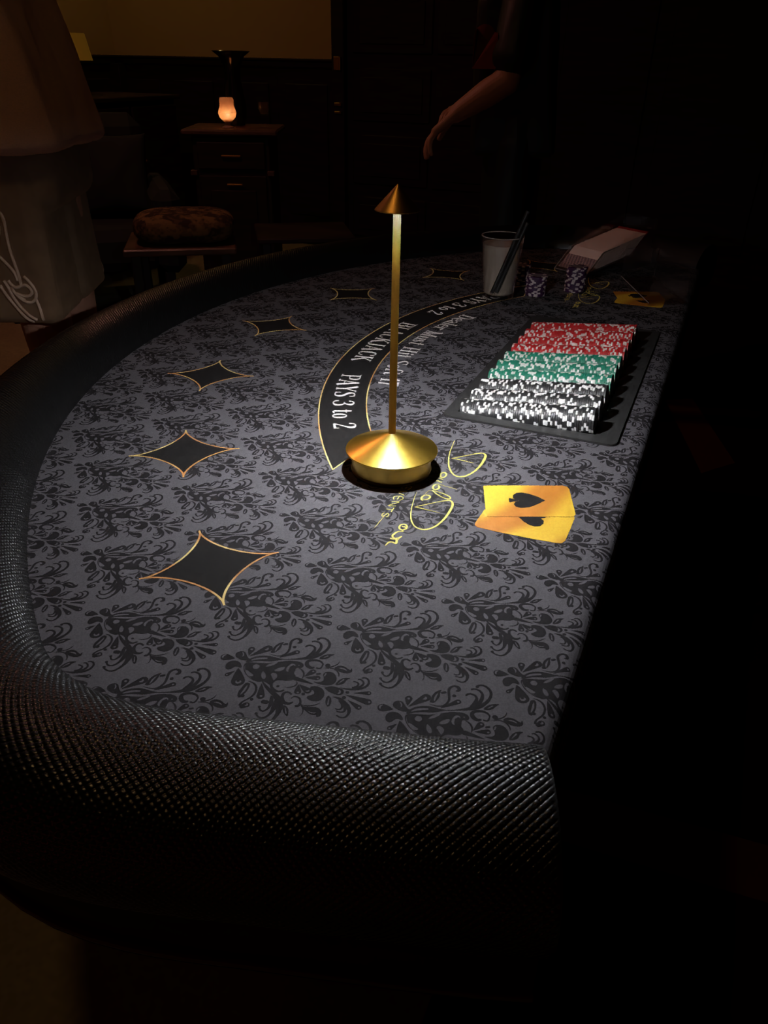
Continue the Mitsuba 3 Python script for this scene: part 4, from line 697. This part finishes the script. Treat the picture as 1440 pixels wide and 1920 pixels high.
# the pale line drawing printed on the outside of the left trouser leg
PR = [[(.14, .835), (.075, .84), (.035, .838), (.03, .80), (.03, .76), (.025, .72), (.022, .68)], [(.13, .82), (.085, .825), (.05, .82), (.048, .79)],
      [(.115, .79), (.10, .77), (.112, .74), (.095, .72), (.10, .70), (.085, .685)], [(.09, .785), (.07, .77), (.06, .75), (.05, .735), (.035, .715), (.028, .69)],
      [(.10, .76), (.085, .765), (.075, .745), (.088, .73), (.10, .74)], [(.05, .69), (.03, .675), (.012, .68), (0, .665), (.015, .655), (.035, .66), (.02, .645)],
      [(.045, .675), (.035, .655), (.01, .64), (-.008, .655), (-.003, .68), (.012, .70)], [(.06, .69), (.05, .665), (.04, .64), (.02, .615), (.0, .60)], [(.07, .68), (.06, .655), (.045, .63), (.025, .605), (.01, .595)], [(-.005, .65), (-.012, .625), (-.015, .60)]]
prs = []
def cast(mesh, o, d):
    """Distance from o along d to the mesh (nan where it misses)."""
    tri = mesh.vertices[mesh.faces]; e1, e2 = tri[:, 1] - tri[:, 0], tri[:, 2] - tri[:, 0]; h = np.cross(d, e2); det = (e1 * h).sum(1); ok = np.abs(det) > 1e-14; inv = np.where(ok, 1 / np.where(ok, det, 1), 0)
    s_ = o - tri[:, 0]; u = (s_ * h).sum(1) * inv; q = np.cross(s_, e1); v = (d * q).sum(1) * inv; tt = (e2 * q).sum(1) * inv
    hit = ok & (u >= 0) & (v >= 0) & (u + v <= 1) & (tt > 0); return tt[hit].min() if hit.any() else np.nan
def ray_to_leg(a, z):
    o = P(a, -.5, z); d = P(0, 1, 0) - P(0, 0, 0); d /= np.linalg.norm(d); t_ = cast(shorts, o, d)
    return None if np.isnan(t_) else o + d * (t_ - .0012)
for ln in PR:
    kk = np.arange(len(ln)); pp = CubicSpline(kk, np.array(ln))(np.linspace(0, len(ln) - 1, 6 * len(ln)))
    ws = [w for w in (ray_to_leg(a - .035, z) for a, z in pp) if w is not None]
    if len(ws) > 4: prs.append(tube(ws, .0038, 6))
obj('person__shorts__print', cat(*prs), 'm_print', smooth=True, label='pale line drawing')
# the person in black behind the far end of the table
PF = np.array([-.25, .97])
def second():
    global P, J
    K = 'person_001'
    P, J = person(K, (1.76, .56), PF, [((.04, -.265, 1.13), (.20, -.27, 1.03), (.7, -.12, -.6), (.5, 0, 1)), ((-.02, .27, 1.13), (.16, .10, 1.03), (.7, -.7, 0), (0, .3, 1))], 'person in black T-shirt and trousers standing behind the far end of the table', H=1.78)
    torso = hullm(*[ball(P(a, s, .92), .03, 24) for a, s in ((-.12, -.15), (-.12, .15), (.12, -.15), (.12, .15))], *[ball(P(.02 + a, s, 1.34), .05, 24) for a, s in ((-.08, -.15), (-.08, .15), (.09, -.13), (.09, .13))])
    upper = hullm(*[ball(P(.02 + a, s, 1.34), .05, 24) for a, s in ((-.08, -.15), (-.08, .15), (.09, -.13), (.09, .13))], *[ball(P(.0, s * .17, 1.455), .058, 24) for s in (-1, 1)], ball(P(0, 0, 1.505), .068, 24))
    slv = [bone(P(0, s * .18, 1.44), P(.028, s * .25, 1.20), .064, .068) for s in (-1, 1)]
    sh = folds(blend([torso, upper] + slv, .013, 8), .018, 8.0, 21); obj(K + '__shirt', sh, 'm_black', smooth=True, label='black T-shirt')
    tr = [bone(P(0, s * .09, .93), P(.02, s * .10, .5), .105, .078) for s in (-1, 1)] + [bone(P(.02, s * .10, .5), P(0, s * .10, .11), .076, .062) for s in (-1, 1)] + [hullm(*[ball(P(0, s * .09, z), .10) for s in (-1, 1) for z in (.90, 1.02)])]
    obj(K + '__trousers', folds(blend(tr, .013, 8), .012, 8.0, 5), 'm_black', smooth=True)
    q = shapely.affinity.translate(sbox(-.034, -.06, .034, .03).union(shapely.affinity.scale(Point(0, .03).buffer(1, 16), .034, .035)), 0, 0)
    d_n = P(.12, 1, 0) - P(0, 0, 0); d_n /= np.linalg.norm(d_n)
    patch = flat(q, 0, .006); v = patch.vertices; a_ = np.cross([0, 0, 1.0], -d_n)
    base = P(.088, -.5, 1.222); pos = base + v[:, :1] * a_ + v[:, 1:2] * np.array([0, 0, 1.0])
    hits = np.array([cast(sh, o, d_n) for o in pos]); mid = np.nanmedian(hits)
    patch.vertices = pos + d_n * (np.where(np.isnan(hits), mid, hits) - .003 - v[:, 2])[:, None]
    obj(K + '__shirt__badge', patch, 'm_rug_red', label='dull red patch on the shirt')
second()
